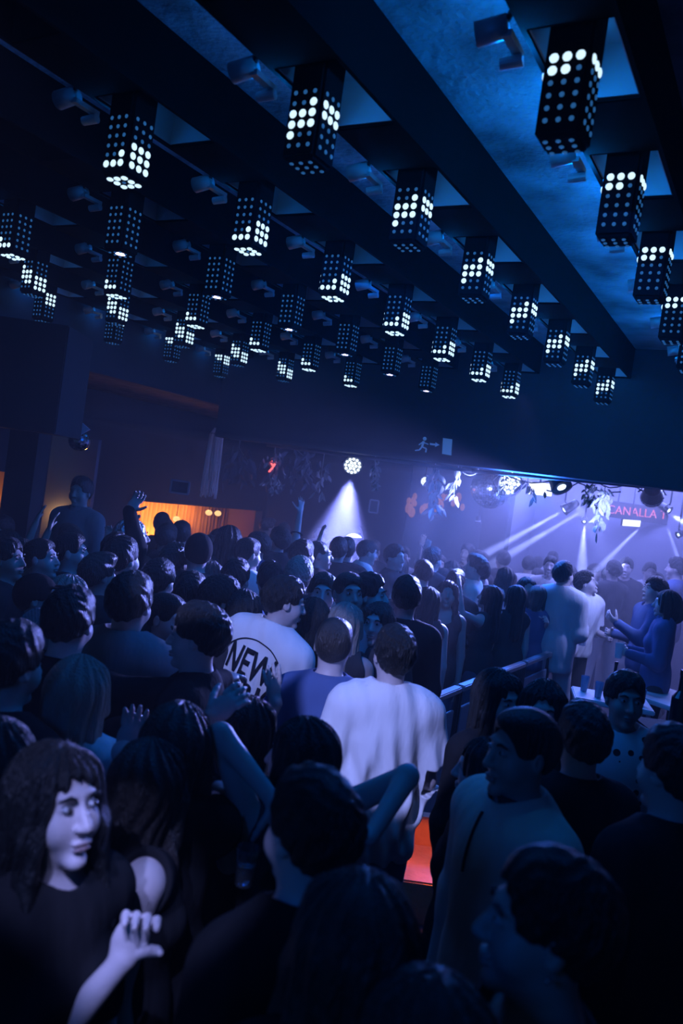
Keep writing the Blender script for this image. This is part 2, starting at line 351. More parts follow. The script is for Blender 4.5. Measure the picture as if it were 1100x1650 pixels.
# ------------------------------------------------------------------ sculpting people: a distance field on a rectilinear grid, meshed in numpy
def axis(lo, hi, fine, hf, hc):
    pts = [lo]; x = lo
    while x < hi:
        h = hc
        for a, b in fine:
            if a-hc*0.5 <= x <= b: h = hf; break
        x += h; pts.append(x)
    return np.array(pts, np.float32)
class Vox:
    def __init__(s, xs, ys, zs): s.x, s.y, s.z = xs, ys, zs; s.F = np.full((len(xs), len(ys), len(zs)), 0.5, np.float32)
    def _sl(s, lo, hi):
        r = []
        for a, l, h in zip((s.x, s.y, s.z), lo, hi):
            r.append(slice(max(0, int(np.searchsorted(a, l))-1), min(len(a), int(np.searchsorted(a, h))+1)))
        return tuple(r)
    def _g(s, sl): return s.x[sl[0]][:, None, None], s.y[sl[1]][None, :, None], s.z[sl[2]][None, None, :]
    def _smin(s, sl, d, k):
        A = s.F[sl]
        if k > 0:
            h = np.maximum(k-np.abs(A-d), 0)/k; s.F[sl] = np.minimum(A, d)-h*h*k*0.25
        else: s.F[sl] = np.minimum(A, d)
    def _smax(s, sl, d, k):
        A = s.F[sl]
        if k > 0:
            h = np.maximum(k-np.abs(A+d), 0)/k; s.F[sl] = np.maximum(A, -d)+h*h*k*0.25
        else: s.F[sl] = np.maximum(A, -d)
    def cone(s, a, b, ra, rb, k=0.02, sub=False):
        a = np.array(a, np.float32); b = np.array(b, np.float32); m = max(ra, rb)+k+0.03
        sl = s._sl(np.minimum(a, b)-m, np.maximum(a, b)+m); X, Y, Z = s._g(sl)
        ba = b-a; L = float(ba@ba)+1e-9
        t = np.clip(((X-a[0])*ba[0]+(Y-a[1])*ba[1]+(Z-a[2])*ba[2])/L, 0, 1)
        d = np.sqrt((X-a[0]-t*ba[0])**2+(Y-a[1]-t*ba[1])**2+(Z-a[2]-t*ba[2])**2)-(ra+(rb-ra)*t)
        (s._smax if sub else s._smin)(sl, d.astype(np.float32), k)
    def ell(s, c, r, k=0.02, rot=None, sub=False):
        c = np.array(c, np.float32); m = max(r)+k+0.03; sl = s._sl(c-m, c+m); X, Y, Z = s._g(sl)
        X = X-c[0]; Y = Y-c[1]; Z = Z-c[2]
        if rot is not None:
            Q = np.array(rot, np.float32)    # columns = local axes
            P = [X*Q[0, i]+Y*Q[1, i]+Z*Q[2, i] for i in range(3)]
        else: P = [X, Y, Z]
        q2 = sum((p/ri)**2 for p, ri in zip(P, r)); g2 = sum((p/ri**2)**2 for p, ri in zip(P, r))
        k0 = np.sqrt(q2); d = k0*(k0-1)/np.sqrt(g2+1e-9)
        (s._smax if sub else s._smin)(sl, np.broadcast_to(d, s.F[sl].shape).astype(np.float32), k)
    def plane(s, p, n):
        """keep the side the normal points away from"""
        n = np.array(n, float); n /= np.linalg.norm(n)
        d = (s.x[:, None, None]-p[0])*n[0]+(s.y[None, :, None]-p[1])*n[1]+(s.z[None, None, :]-p[2])*n[2]
        s.F = np.maximum(s.F, d.astype(np.float32))
    def mesh(s, name):
        F = s.F; F[0] = F[-1] = 0.5; F[:, 0] = F[:, -1] = 0.5; F[:, :, 0] = F[:, :, -1] = 0.5
        S = F < 0
        cnt = np.zeros(tuple(n-1 for n in F.shape), np.uint8)
        for i in (0, 1):
            for j in (0, 1):
                for k in (0, 1): cnt += S[i:F.shape[0]-1+i, j:F.shape[1]-1+j, k:F.shape[2]-1+k]
        I, J, K = np.nonzero((cnt > 0) & (cnt < 8))
        idx = np.full(cnt.shape, -1, np.int32); idx[I, J, K] = np.arange(len(I))
        P = np.zeros((len(I), 3)); n = np.zeros(len(I))
        ax = (s.x.astype(float), s.y.astype(float), s.z.astype(float))
        for a in range(3):
            for o1 in (0, 1):
                for o2 in (0, 1):
                    off = [0, 0, 0]; oth = [t for t in range(3) if t != a]; off[oth[0]] = o1; off[oth[1]] = o2
                    i0 = [I+off[0], J+off[1], K+off[2]]; i1 = list(i0); i1[a] = i1[a]+1
                    f0 = F[tuple(i0)].astype(float); f1 = F[tuple(i1)].astype(float)
                    m = (f0 < 0) != (f1 < 0); t = np.where(m, f0/np.where(m, f0-f1, 1), 0)
                    for q in range(3):
                        c0 = ax[q][i0[q]]; c1 = ax[q][i1[q]]
                        P[:, q] += np.where(m, c0+(c1-c0)*t, 0)
                    n += m
        P /= n[:, None]
        quads = []
        for a in range(3):
            b, c = (a+1) % 3, (a+2) % 3
            s0 = [slice(1, -1)]*3; s0[a] = slice(0, -1); s1 = list(s0); s1[a] = slice(1, None)
            A0 = S[tuple(s0)]; A1 = S[tuple(s1)]
            E = np.nonzero(A0 != A1)
            if len(E[0]) == 0: continue
            g = [E[0].copy(), E[1].copy(), E[2].copy()]
            inside = A0[E]
            for q in (b, c): g[q] = g[q]+1
            def cell(db, dc):
                h = list(g); h[b] = h[b]-db; h[c] = h[c]-dc; return idx[tuple(h)]
            q0, q1, q2, q3 = cell(1, 1), cell(0, 1), cell(0, 0), cell(1, 0)
            Q = np.stack([q0, q1, q2, q3], 1); Q[~inside] = Q[~inside][:, ::-1]
            quads.append(Q)
        Q = np.concatenate(quads); Q = Q[(Q >= 0).all(1)]
        me = bpy.data.meshes.new(name); nv = len(P); nq = len(Q)
        me.vertices.add(nv); me.vertices.foreach_set('co', P.astype(np.float32).ravel())
        me.loops.add(nq*4); me.loops.foreach_set('vertex_index', Q.astype(np.int32).ravel())
        me.polygons.add(nq); me.polygons.foreach_set('loop_start', np.arange(0, nq*4, 4, dtype=np.int32))
        me.update(calc_edges=True); me.validate(); me.shade_smooth()
        return me

def rotm(rx=0, ry=0, rz=0):
    return np.array(Matrix.Rotation(R_(rz), 3, 'Z') @ Matrix.Rotation(R_(ry), 3, 'Y') @ Matrix.Rotation(R_(rx), 3, 'X'))
def unit(v): v = np.array(v, float); return v/np.linalg.norm(v)
ARMS = {   # upper arm direction, forearm direction, palm normal, finger curl, spread; x is outward
 'down': ((.14, .02, -1), (.02, .18, -1), (-1, 0, 0), .35),
 'pocket': ((.3, -.1, -1), (-.3, .35, -1), (-1, 0, 0), .5),
 'hold': ((.16, .05, -1), (-.25, 1, .12), (-1, .1, 0), 1.15),
 'drink': ((.2, .25, -1), (-.2, .75, .75), (-1, .1, 0), 1.15),
 'up': ((.55, .35, .75), (-.05, .25, 1), (0, 1, 0), .25),
 'high': ((.3, .25, 1), (.1, .1, 1), (0, 1, 0), .2),
 'wave': ((.8, .3, .25), (.1, .2, 1), (0, 1, 0), .15),
 'phone': ((.15, .5, -.7), (-.25, .8, .45), (-.6, 0, .6), .9),
 'shoulder': ((.9, .35, .1), (.2, 1, .05), (0, 0, -1), .45),
 'fold': ((.22, .1, -1), (-1, .7, .05), (0, -1, 0), .5),
 'headup': ((.75, .2, .75), (-.75, .1, .5), (0, 0, -1), .5),
}
FACE = dict()
def human(spec):
    """returns dict of meshes of one figure in local space: feet at origin, facing +Y, 1.75 m tall"""
    sp_ = dict(sex='m', hair='short', top='tee', arms=('down', 'down'), head=(0, 0, 0), lean=(0, 0), twist=0, hc=0.014, hf=0.008, waist=0, legs='stand', loose=0.0, fold=0.0, cut=0.0)
    sp_.update(spec); q = sp_; f = q['sex'] == 'f'
    T = rotm(q['lean'][0]*-1, q['lean'][1], q['twist']); piv = np.array((0, 0, .95))
    def up(p): return T @ (np.array(p, float)-piv)+piv
    Hh = T @ rotm(q['head'][1], q['head'][2], q['head'][0]); hp0 = np.array((0, -.01, 1.53)); hp = up(hp0)
    def hd(p): return Hh @ (np.array(p, float)-hp0)+hp
    shw = .155 if f else .175
    prims = []    # (kind, args) of the body
    body = []
    body += [('e', up((0, 0, 1.30)), (.135 if f else .155, .098 if f else .112, .19), T, .04),
             ('e', up((0, .005, 1.10)), (.112 if f else .135, .088 if f else .1, .16), T, .06),
             ('e', (0, 0, .95), (.155 if f else .148, .105, .13), None, .06),
             ('c', up((-shw*.8, -.005, 1.415)), up((shw*.8, -.005, 1.415)), .055, .055, .05),
             ('c', up((0, -.018, 1.42)), hd((0, -.008, 1.60)), .058 if not f else .05, .052 if not f else .045, .045),
             ('c', up((0, -.025, 1.47)), up((shw*.8, -.01, 1.42)), .04, .045, .05),
             ('c', up((0, -.025, 1.47)), up((-shw*.8, -.01, 1.42)), .04, .045, .05)]
    if f: body += [('e', up((s*.07, .075, 1.27)), (.055, .055, .058), T, .035) for s in (-1, 1)]
    legs = []
    for s in (-1, 1):
        hip = (s*.088, 0, .90)
        kx, ky = (s*.10, .02); ax_, ay_ = s*.105, -.01
        if q['legs'] == 'walk': ky += s*.10; ay_ += s*.20
        if q['legs'] == 'wide': kx *= 1.4; ax_ *= 1.8
        knee = (kx, ky, .50); ank = (ax_, ay_, .085)
        legs.append((hip, knee, ank))
        body += [('c', hip, knee, .088, .056, .03), ('c', knee, ank, .055, .037, .02), ('e', (kx, ky-.028, .36), (.042, .04, .1), None, .03),
                 ('c', (ax_, ay_-.03, .045), (ax_+s*.02, ay_+.15, .03), .036, .026, .03)]
    arms = []; fineb = []
    for s, a in ((1, q['arms'][0]), (-1, q['arms'][1])):      # first entry: the person's right arm (+x)
        a = ARMS[a] if isinstance(a, str) else a
        m = np.array((s, 1, 1.0)); sh = up((s*shw, -.005, 1.405+q.get('shrug', 0)))
        if a[0] == 'ik':     # wrist goal, elbow hint, palm normal, curl, hand direction, all in local space
            g = np.array(a[1], float)-sh; L = min(np.linalg.norm(g), .53); g = unit(g); hn = np.array(a[2], float); hn = unit(hn-g*(hn@g))
            ca = (.285**2+L*L-.25**2)/(2*.285*L); ca = max(-1, min(1, ca)); dU = unit(g*ca+hn*math.sqrt(1-ca*ca))
            el = sh+dU*.285; dF = unit(sh+g*L-el); nP = unit(a[3]); curl = a[4]; hD = unit(a[5]) if len(a) > 5 else dF
        else:
            dU, dF, nP = (unit(T @ (np.array(v, float)*m)) for v in a[:3]); curl = a[3]
            hD = unit(T @ (np.array(a[4], float)*m)) if len(a) > 4 else dF
        el = sh+dU*.285; wr = el+dF*.25
        lift = max(0, dU[2])
        body += [('c', sh, el, .046 if f else .052, .036 if f else .041, .04), ('c', el, wr, .037 if f else .041, .024 if f else .028, .015)]
        arms.append((sh, el, wr, dU, dF))
        nP = unit(nP-hD*(nP@hD)); sd = np.cross(hD, nP)*s      # side towards the thumb
        if (sd @ np.array((0, 0, 1.0)))+.01 < 0 and abs(hD[2]) < .8: sd = -sd
        body.append(('e', wr+hD*.045, (.038, .055, .016), np.stack([sd, hD, nP], 1), .018))
        for i, (o_, L) in enumerate(((.030, .072), (.010, .082), (-.010, .077), (-.029, .060))):
            p = wr+hD*.085+sd*o_; d = unit(hD+sd*(o_*3.5)); c_ = curl*(1+.08*i)
            for j, (l, r0, r1) in enumerate(((.45, .0095, .0088), (.3, .0088, .0080), (.25, .0080, .0065))):
                ang = c_*(.5, 1.0, .75)[j]; d = unit(d*math.cos(ang)+nP*math.sin(ang)); p2 = p+d*L*l
                body.append(('c', p, p2, r0, r1, .004)); p = p2
        p = wr+hD*.025+sd*.028; g_ = min(curl, 1.2); d = unit(hD*.6+sd*(.8-.35*g_)+nP*(.15+.45*g_))
        for l, r0, r1 in ((.042, .013, .011), (.03, .0105, .0095), (.026, .0095, .0075)):
            p2 = p+d*l; body.append(('c', p, p2, r0, r1, .007)); p = p2; d = unit(d+hD*.25+nP*curl*.5)
        hc_ = wr+hD*.08; fineb.append((hc_-.11, hc_+.11))
    # head
    head = [('e', (0, -.014, 1.658), (.074, .094, .090), .02), ('e', (0, .026, 1.600), (.056, .064, .084), .035),
            ('e', (0, .074, 1.664), (.046, .018, .012), .016), ('e', (0, .070, 1.530), (.022, .02, .018), .02),
            ('e', (.040, .052, 1.600), (.024, .028, .030), .025), ('e', (-.040, .052, 1.600), (.024, .028, .030), .025)]
    hb = [('e', hd(c), r, Hh, k) for _, c, r, k in head]
    hb += [('c', hd((0, .086, 1.650)), hd((0, .109, 1.603)), .0085, .0125, .012), ('e', hd((.011, .098, 1.600)), (.009, .011, .008), Hh, .006), ('e', hd((-.011, .098, 1.600)), (.009, .011, .008), Hh, .006)]
    for s in (-1, 1):
        hb.append(('se', hd((s*.031, .098, 1.643)), (.019, .018, .013), Hh, .012))
        hb.append(('e', hd((s*.031, .073, 1.642)), (.014, .0125, .0095), Hh, .003))
        hb.append(('e', hd((s*.077, -.004, 1.632)), (.009, .02, .031), Hh @ rotm(0, 0, s*-18), .008))
        hb.append(('se', hd((s*.086, .004, 1.634)), (.006, .010, .018), Hh, .004))
    hb += [('e', hd((0, .0905, 1.570)), (.024, .010, .0055), Hh, .004), ('e', hd((0, .0885, 1.558)), (.021, .010, .0065), Hh, .004)]
    body += hb
    hc_ = hd((0, 0, 1.64)); fineb.append((hc_-.135, hc_+.135))
    # grid
    pts = [np.array(b[1]) for b in body]+[np.array(b[2]) for b in body if b[0] == 'c']
    lo = np.min(pts, 0)-.30; hi = np.max(pts, 0)+.30; lo[2] = max(lo[2], -.05); hi[0] = max(hi[0], .4); lo[0] = min(lo[0], -.4)
    if q['cut'] > 0: lo[2] = q['cut']
    AX = [axis(lo[i], hi[i], [(a[i], b[i]) for a, b in fineb], q['hf'], q['hc']) for i in range(3)]
    def run(V, L, infl=0):
        for b in L:
            if b[0] == 'c': V.cone(b[1], b[2], b[3]+infl, b[4]+infl, b[5])
            elif b[0] == 'e': V.ell(b[1], tuple(r+infl for r in b[2]), b[4], b[3])
            elif b[0] == 'se': V.ell(b[1], b[2], b[4], b[3], sub=True)
            elif b[0] == 'sc': V.cone(b[1], b[2], b[3], b[4], b[5], sub=True)
    out = {}
    V = Vox(*AX); run(V, body); out['body'] = V.mesh('body')
    # ---- top
    lo_ = q['loose']; hm = q.get('hem', .84); top = q['top']; tl = []
    inf = .016+lo_
    for b in body[:7]:
        if b[0] == 'c' and b is body[4]: continue
        tl.append(('c', b[1], b[2], b[3]+inf, b[4]+inf, b[5]+.02) if b[0] == 'c' else ('e', b[1], tuple(r+inf+.004 for r in b[2]), b[3], b[4]+.02))
    if f: tl += [('e', b[1], tuple(r+inf*.6 for r in b[2]), b[3], .05) for b in body[7:9]]
    wst = up((0, 0, 1.02)); hp_ = np.array((0, 0, hm+.06))
    if q['waist'] == 0 and top != 'crop':
        tl += [('c', wst+np.array((-.05, 0, 0)), hp_+np.array((-.055, 0, 0)), .10+inf, .108+inf, .05), ('c', wst+np.array((.05, 0, 0)), hp_+np.array((.055, 0, 0)), .10+inf, .108+inf, .05)]
    VT = Vox(AX[0][::1], AX[1], AX[2]); run(VT, tl)
    if top in ('tee', 'polo', 'dots', 'crop'):
        for sh, el, wr, dU, dF in arms:
            e2 = sh+dU*(.19+lo_); W2 = Vox(*AX); W2.F = VT.F
            VT.cone(sh, e2+dU*.05, .062+inf*.6, .060+inf+lo_, .03)
            # cut the sleeve: remove everything past e2 near the arm
            sl = VT._sl(e2-.16, e2+.16); X, Y, Z = VT._g(sl)
            dp = (X-e2[0])*dU[0]+(Y-e2[1])*dU[1]+(Z-e2[2])*dU[2]
            rad = np.sqrt(np.maximum((X-e2[0])**2+(Y-e2[1])**2+(Z-e2[2])**2-dp**2, 0))
            msk = (dp > -.005) & (rad < .10+lo_) & (dp < .12)
            VTF = VT.F[sl]; torso = W2.F[sl] if False else None
            VT.F[sl] = np.where(msk & (np.abs(X)+0*Y+0*Z > .19+lo_*.3) if dU[2] < -.3 else msk, np.maximum(VTF, dp), VTF)
    elif top in ('long', 'shirt', 'hoodie', 'jacket', 'zip'):
        for sh, el, wr, dU, dF in arms:
            VT.cone(sh, el, .060+inf*.7, .050+inf*.6, .04); VT.cone(el, wr-dF*.005, .050+inf*.6, .036+inf*.5, .02)
            VT.cone(el, el+dF*.05, .056+inf*.6, .05+inf*.6, .03)
    if top == 'tank' or top == 'strap':
        for s in (-1, 1): VT.cone(up((s*.21, 0, 1.47)), up((s*.26, 0, 1.30)), .085, .075, .01, sub=True)
    if q['fold']:
        X, Y, Z = VT._g((slice(None),)*3)
        wz = np.clip((1.42-Z)/.35, .15, 1); VT.F += (q['fold']*wz*(np.sin(X*62+np.sin(Z*9+X*5)*2.2+Y*9)*.7+np.sin(X*95+Z*16+np.sin(Z*21))*.35+np.sin(Z*30+X*25)*.25)).astype(np.float32)
    neckr = .062 if f else .066
    nk0, nk1 = up((0, -.012, 1.44)), hd((0, -.004, 1.60))
    if top in ('tank', 'strap', 'crop'): VT.cone(up((0, .02, 1.46)), nk1, neckr+.045, neckr+.05, .01, sub=True)
    else: VT.cone(up((0, .004, 1.475)), nk1, neckr+.004, neckr+.02, .008, sub=True)
    VT.plane((0, 0, hm if top != 'crop' else 1.08), (0, 0, -1))
    if top in ('strap',): VT.plane(up((0, 0, 1.40)), T @ np.array((0, 0, 1.0)))
    out['top'] = VT.mesh('top')
    if top in ('polo', 'shirt', 'zip', 'jacket', 'hoodie'):
        VC = Vox(*AX); a_, b_ = up((0, -.008, 1.455)), up((0, -.012, 1.52))
        rr = neckr+(.016 if top != 'hoodie' else .045)
        VC.cone(a_, b_, rr+.012, rr, .0); VC.cone(a_-(b_-a_)*.5, b_+(b_-a_)*.6, rr-.004, rr-.010, .0, sub=True)
        if top in ('polo', 'shirt', 'zip'):   # open front
            VC.cone(up((0, .05, 1.46)), up((0, .12, 1.54)), .012, .045, .0, sub=True)
        VC.plane(b_+(b_-a_)*.05, b_-a_); VC.plane(a_-(b_-a_)*.25, a_-b_)
        out['collar'] = VC.mesh('collar')
    # ---- trousers
    if q['cut'] < .8:
        VB = Vox(*AX)
        VB.ell((0, 0, .95), (.162 if f else .156, .116, .14), .04)
        for hip, knee, ank in legs:
            VB.cone(hip, knee, .102, .072+q.get('leg_loose', 0), .03); VB.cone(knee, (ank[0], ank[1], ank[2]+.02), .072+q.get('leg_loose', 0), .058+q.get('leg_loose', 0), .02)
        VB.plane((0, 0, 1.0), (0, 0, 1)); VB.plane((0, 0, .07), (0, 0, -1))
        out['trousers'] = VB.mesh('trousers')
        me = None
        for s, (hip, knee, ank) in zip((-1, 1), legs):
            VS = Vox(axis(ank[0]-.09, ank[0]+.11, [], .01, .01), axis(ank[1]-.12, ank[1]+.25, [], .01, .01), axis(-.02, .16, [], .008, .008))
            VS.cone((ank[0], ank[1]-.03, .045), (ank[0]+s*.02, ank[1]+.16, .032), .046, .038, .03); VS.cone((ank[0], ank[1]-.03, .05), (ank[0], ank[1]-.01, .10), .046, .046, .03)
            VS.plane((0, 0, .0), (0, 0, -1)); out['shoe%d' % s] = VS.mesh('shoe')
    # ---- hair
    h = q['hair']
    if h != 'bald':
        hx = [axis(hc_[i]-(.22 if i < 2 else .62), hc_[i]+(.22 if i < 2 else .17), [], q['hf']*.9, q['hf']*.9) for i in range(3)]
        if h in ('short', 'buzz', 'curly', 'fade', 'cap', 'quiff', 'fringe', 'bun'): hx[2] = axis(hc_[2]-.2, hc_[2]+.2, [], q['hf']*.8, q['hf']*.8)
        VH = Vox(*hx); t = {'buzz': .004, 'fade': .008, 'curly': .022, 'cap': .014}.get(h, .013)
        VH.ell(hd((0, -.016, 1.662)), (.074+t, .096+t, .092+t), .02, Hh)
        if h in ('short', 'curly', 'quiff', 'fringe', 'fade'): VH.ell(hd((0, .02, 1.715)), (.062, .066, .040+(.012 if h != 'fade' else 0)), .03, Hh)
        if h == 'quiff': VH.ell(hd((.01, .06, 1.735)), (.055, .045, .03), .03, Hh)
        if h == 'cap':
            VH.ell(hd((0, .11, 1.69)), (.062, .075, .008), .008, Hh @ rotm(-8))
        lng = h in ('long', 'wavy', 'straight')
        if lng or h == 'bob':
            L = {'bob': 1.50, 'long': 1.30, 'wavy': 1.24, 'straight': 1.22}[h]
            VH.cone(hd((0, -.045, 1.64)), up((0, -.095, L+.04)), .085, .065, .04)
            for s in (-1, 1):
                VH.cone(hd((s*.066, -.012, 1.66)), up((s*.085, -.06 if h != 'bob' else -.01, L+(.06 if h != 'bob' else .0))), .036, .034, .03)
                VH.cone(hd((s*.055, .03, 1.70)), hd((s*.082, .035, 1.58)), .028, .022, .03)
                if h in ('long', 'wavy'): VH.cone(hd((s*.082, .03, 1.58)), up((s*.10, .06, L+.08)), .024, .028, .03)
        if h == 'bun': VH.ell(hd((0, -.10, 1.74)), (.042, .042, .04), .015)
        # open the face
        low = 1.70 if h not in ('fringe',) else 1.672
        VH.ell(hd((0, .088, 1.60)), (.052 if (lng or h == 'bob') else .066, .072, low-1.60), .012, Hh, sub=True)
        if not (lng or h == 'bob'):   # ears and neck free
            VH.cone(hd((-.12, .012, 1.60)), hd((.12, .012, 1.60)), .036, .036, .015, sub=True)
            VH.plane(hd((0, -.10, 1.565)), Hh @ np.array((0, .5, -1.0)))
        X, Y, Z = VH._g((slice(None),)*3)
        if h in ('curly',): VH.F += (.006*np.sin(X*170)*np.sin(Y*165+1)*np.sin(Z*160)).astype(np.float32)
        elif h in ('wavy', 'long', 'straight', 'bob'):
            w = .35 if h != 'wavy' else 1.4
            VH.F += (.0045*np.sin(np.arctan2(X-hc_[0], -(Y-hc_[1]))*16+np.sin(Z*22)*w*2+np.sin(Z*9+X*20))).astype(np.float32)
        elif h in ('short', 'quiff', 'fringe'): VH.F += (.0035*np.sin(X*150+np.sin(Y*60)*2)*np.sin(Y*70+Z*90)).astype(np.float32)
        out['hair'] = VH.mesh('hair')
    out['_hd'] = [tuple(hd((s*.031, .0845, 1.642))) for s in (-1, 1)]; out['_Hh'] = Hh; out['_arms'] = arms; out['_up'] = up
    return out

eye_white = mat('eye_white', (0.35, 0.35, 0.36), 0.35)
iris_dark = mat('eye_iris', (0.02, 0.015, 0.01), 0.15)
brow_hair = HAIRM['black']
lip_mat = mat('lip_skin', (0.26, 0.17, 0.17), 0.45)
def eye_mesh():
    b = B(); b.sph((0, 0, 0), .0105, 16); return b
def figure(name, parts, loc, yaw, height, mats, label, group=None, hero=False, rz=0):
    """person empty with body, hair and clothes as children"""
    s = height/1.75
    o = empty(name, loc, label, 'person', group, R_(yaw)); o.scale = (s, s, s)
    skin, hairm, topm, botm, shoem, coll = mats
    link('body', parts['body'], skin, o)
    if 'hair' in parts: link('cap' if parts.get('cap') else 'hair', parts['hair'], hairm, o)
    t = link(parts.get('topname', 'shirt'), parts['top'], topm, o)
    if 'collar' in parts: link('collar', parts['collar'], coll or topm, t)
    if 'trousers' in parts: link('trousers', parts['trousers'], botm, o)
    for k in ('shoe-1', 'shoe1'):
        if k in parts: link('shoe', parts[k], shoem, o)
    if hero:
        Hh = Matrix(parts['_Hh'].tolist()); cc = (Vector(parts['_hd'][0])+Vector(parts['_hd'][1]))/2
        b = B(); b.sph(cc+Hh @ Vector((0, .0065, -.0725)), 1, 16, (.0235, .0095, .0052), Hh); b.sph(cc+Hh @ Vector((0, .0055, -.0835)), 1, 16, (.020, .0095, .0060), Hh); b.build('lips', lip_mat, o, True)
        for p in parts['_hd']:
            b = B(); b.sph(Vector(p), .0118, 16, sc=(1, .9, .62), rot=Hh); e = b.build('eye', eye_white, o, True)
            d = Hh @ Vector((0, 1, 0)); b = B(); b.sph(Vector(p)+d*.0062, .0064, 12, sc=(1, .8, 1), rot=Hh); b.build('iris', iris_dark, e, True)
            b = B(); c = Vector(p); X = Hh @ Vector((1, 0, 0)); Z = Hh @ Vector((0, 0, 1)); sx = 1 if (Hh.transposed() @ c).x > (Hh.transposed() @ Vector(parts['_hd'][0])).x-1e-6 and p == parts['_hd'][1] else -1
            a0 = c-X*sx*.014+Z*.018+d*.012; a1 = c+Z*.024+d*.0115; a2 = c+X*sx*.02+Z*.017+d*.001
            b.cyl(a0, a1, .0035, .0045, 8); b.cyl(a1, a2, .0045, .002, 8); b.build('eyebrow', brow_hair, o, True)
    return o
def copy_tree(o, parent=None):
    c = o.copy(); COL.objects.link(c)
    if parent: c.parent = parent; c.matrix_parent_inverse = o.matrix_parent_inverse.copy()
    for ch in o.children: copy_tree(ch, c)
    return c

# ------------------------------------------------------------------ things under the header and on the walls
lens_w = emis('lens_white', (0.85, 1.0, 0.95), 2.5)
lens_b = emis('lens_blue', (0.55, 0.7, 1.0), 3.0)
def parcan(px, py, Y, aim, r, L, label, lit=True, name='stage_light', group='stage lights under the header', leds=True, zc=None):
    Y = max(Y, atv(px, py, 8.76).y); p = at(px, py, Y); d = (Vector(aim)-p).normalized(); o = empty(name, p, label, 'stage light', group)
    o.rotation_euler = d.to_track_quat('Z', 'Y').to_euler()
    b = B(); b.cyl((0, 0, -L), (0, 0, 0), r*.72, r, 20, False); b.sph((0, 0, -L), r*.72, 16, (1, 1, .7)); b.build('barrel', black_metal, o, True)
    b = B(); b.cyl((0, 0, -.004), (0, 0, .006), r*1.06, r*1.06, 24, False); b.build('rim', black_metal, o)
    b = B(); b.cyl((0, 0, -.03), (0, 0, -.012), r*.97, r*.97, 24); b.build('lens_plate', grey_metal if leds else black_metal, o)
    if lit and not leds:
        b = B(); b.sph((0, 0, -.006), r*.42, 16, (1, 1, .4)); b.build('lens', lens_b, o, True)
    if leds:
        b = B()
        for ring, n in ((0, 1), (.36, 6), (.72, 12)):
            for i in range(n):
                a = 2*math.pi*i/n; b.sph((r*ring*math.cos(a), r*ring*math.sin(a), -.008), r*.15, 8, (1, 1, .6))
        b.build('led_array', lens_w if lit else off_m, o, True)
    wi = o.matrix_basis.inverted() if False else (Matrix.Translation(p) @ d.to_track_quat('Z', 'Y').to_matrix().to_4x4()).inverted()
    top = wi @ Vector((p.x, p.y, 3.35 if zc is None else zc)); s1 = Vector((r*1.15, 0, -L*.4)); s2 = Vector((-r*1.15, 0, -L*.4)); m_ = wi @ (p+Vector((0, 0, r*1.6)))
    b = B(); b.tube([s1, m_, s2], .008, 6); b.tube([m_, top], .012, 8); b.build('yoke', black_metal, o)
    return o
def tgt(x, y, Y): return at(x, y, Y)
PW = atv(568, 751, 8.76)
parcan(568, 751, 9.9, PW+(Vector((0, 0, 2.1))-PW)*.5+Vector((.3, 0, -1.6)), .12, .2, 'bright round stage light facing the crowd above the curtain haze')
parcan(822, 779, 9.4, at(960, 840, 7.5), .15, .24, 'round stage light with pale glowing dots beside the mirror ball')
parcan(757, 757, 9.3, at(745, 900, 11), .10, .16, 'dark stage light tucked left of the mirror ball', lit=False)
parcan(905, 786, 9.0, at(945, 870, 8.6), .12, .22, 'dark moving head lamp right of the white panel', lit=True, leds=False)
parcan(908, 822, 11.5, at(790, 890, 11.5), .08, .2, 'small stage light throwing beams to the left over the crowd', lit=True, leds=False)
parcan(941, 841, 12.6, at(941, 900, 12.0), .05, .1, 'small bright downlight left of the hanging white foliage', lit=True, leds=False)
parcan(1078, 823, 10.0, at(1150, 870, 9.6), .06, .14, 'stage light with bright lens at the right end', lit=True, leds=False)
parcan(1092, 862, 11.0, at(1020, 890, 10.8), .05, .12, 'small stage light low at the right edge of the back wall', lit=True, leds=False)
parcan(1050, 800, 9.2, at(1045, 900, 11), .13, .2, 'bulky dark stage light over the red lettered sign', lit=False)
parcan(685, 776, 11.2, at(640, 800, 9.0), .07, .12, 'small cluster light left of the feathered hanging', lit=True)
parcan(770, 842, 11.6, at(770, 950, 11.6), .04, .08, 'tiny unlit spot under the mirror ball', lit=False)
# truss pipe
b = B(); b.tube([atv(430, 717, 8.66), atv(760, 759, 8.66), atv(1095, 789, 8.66)], .02, 8)
tag(b.build('lighting_pipe', mat('pipe_grey', (.1, .11, .13), .6), None, True), 'thin pale pipe running along under the dark header', 'pipe')
b = B()
for a, c_ in (((820, 768), (1000, 790)), ((960, 775), (1070, 800)), ((880, 790), (1000, 770))):
    q = [at(a[0]+(c_[0]-a[0])*t/10, a[1]+(c_[1]-a[1])*t/10+6*math.sin(t*.9), 9.1) for t in range(11)]; b.tube(q, .008, 6)
tag(b.build('loose_cable', black_metal, None, True), 'loose black cables looping under the header at the right', 'cable')
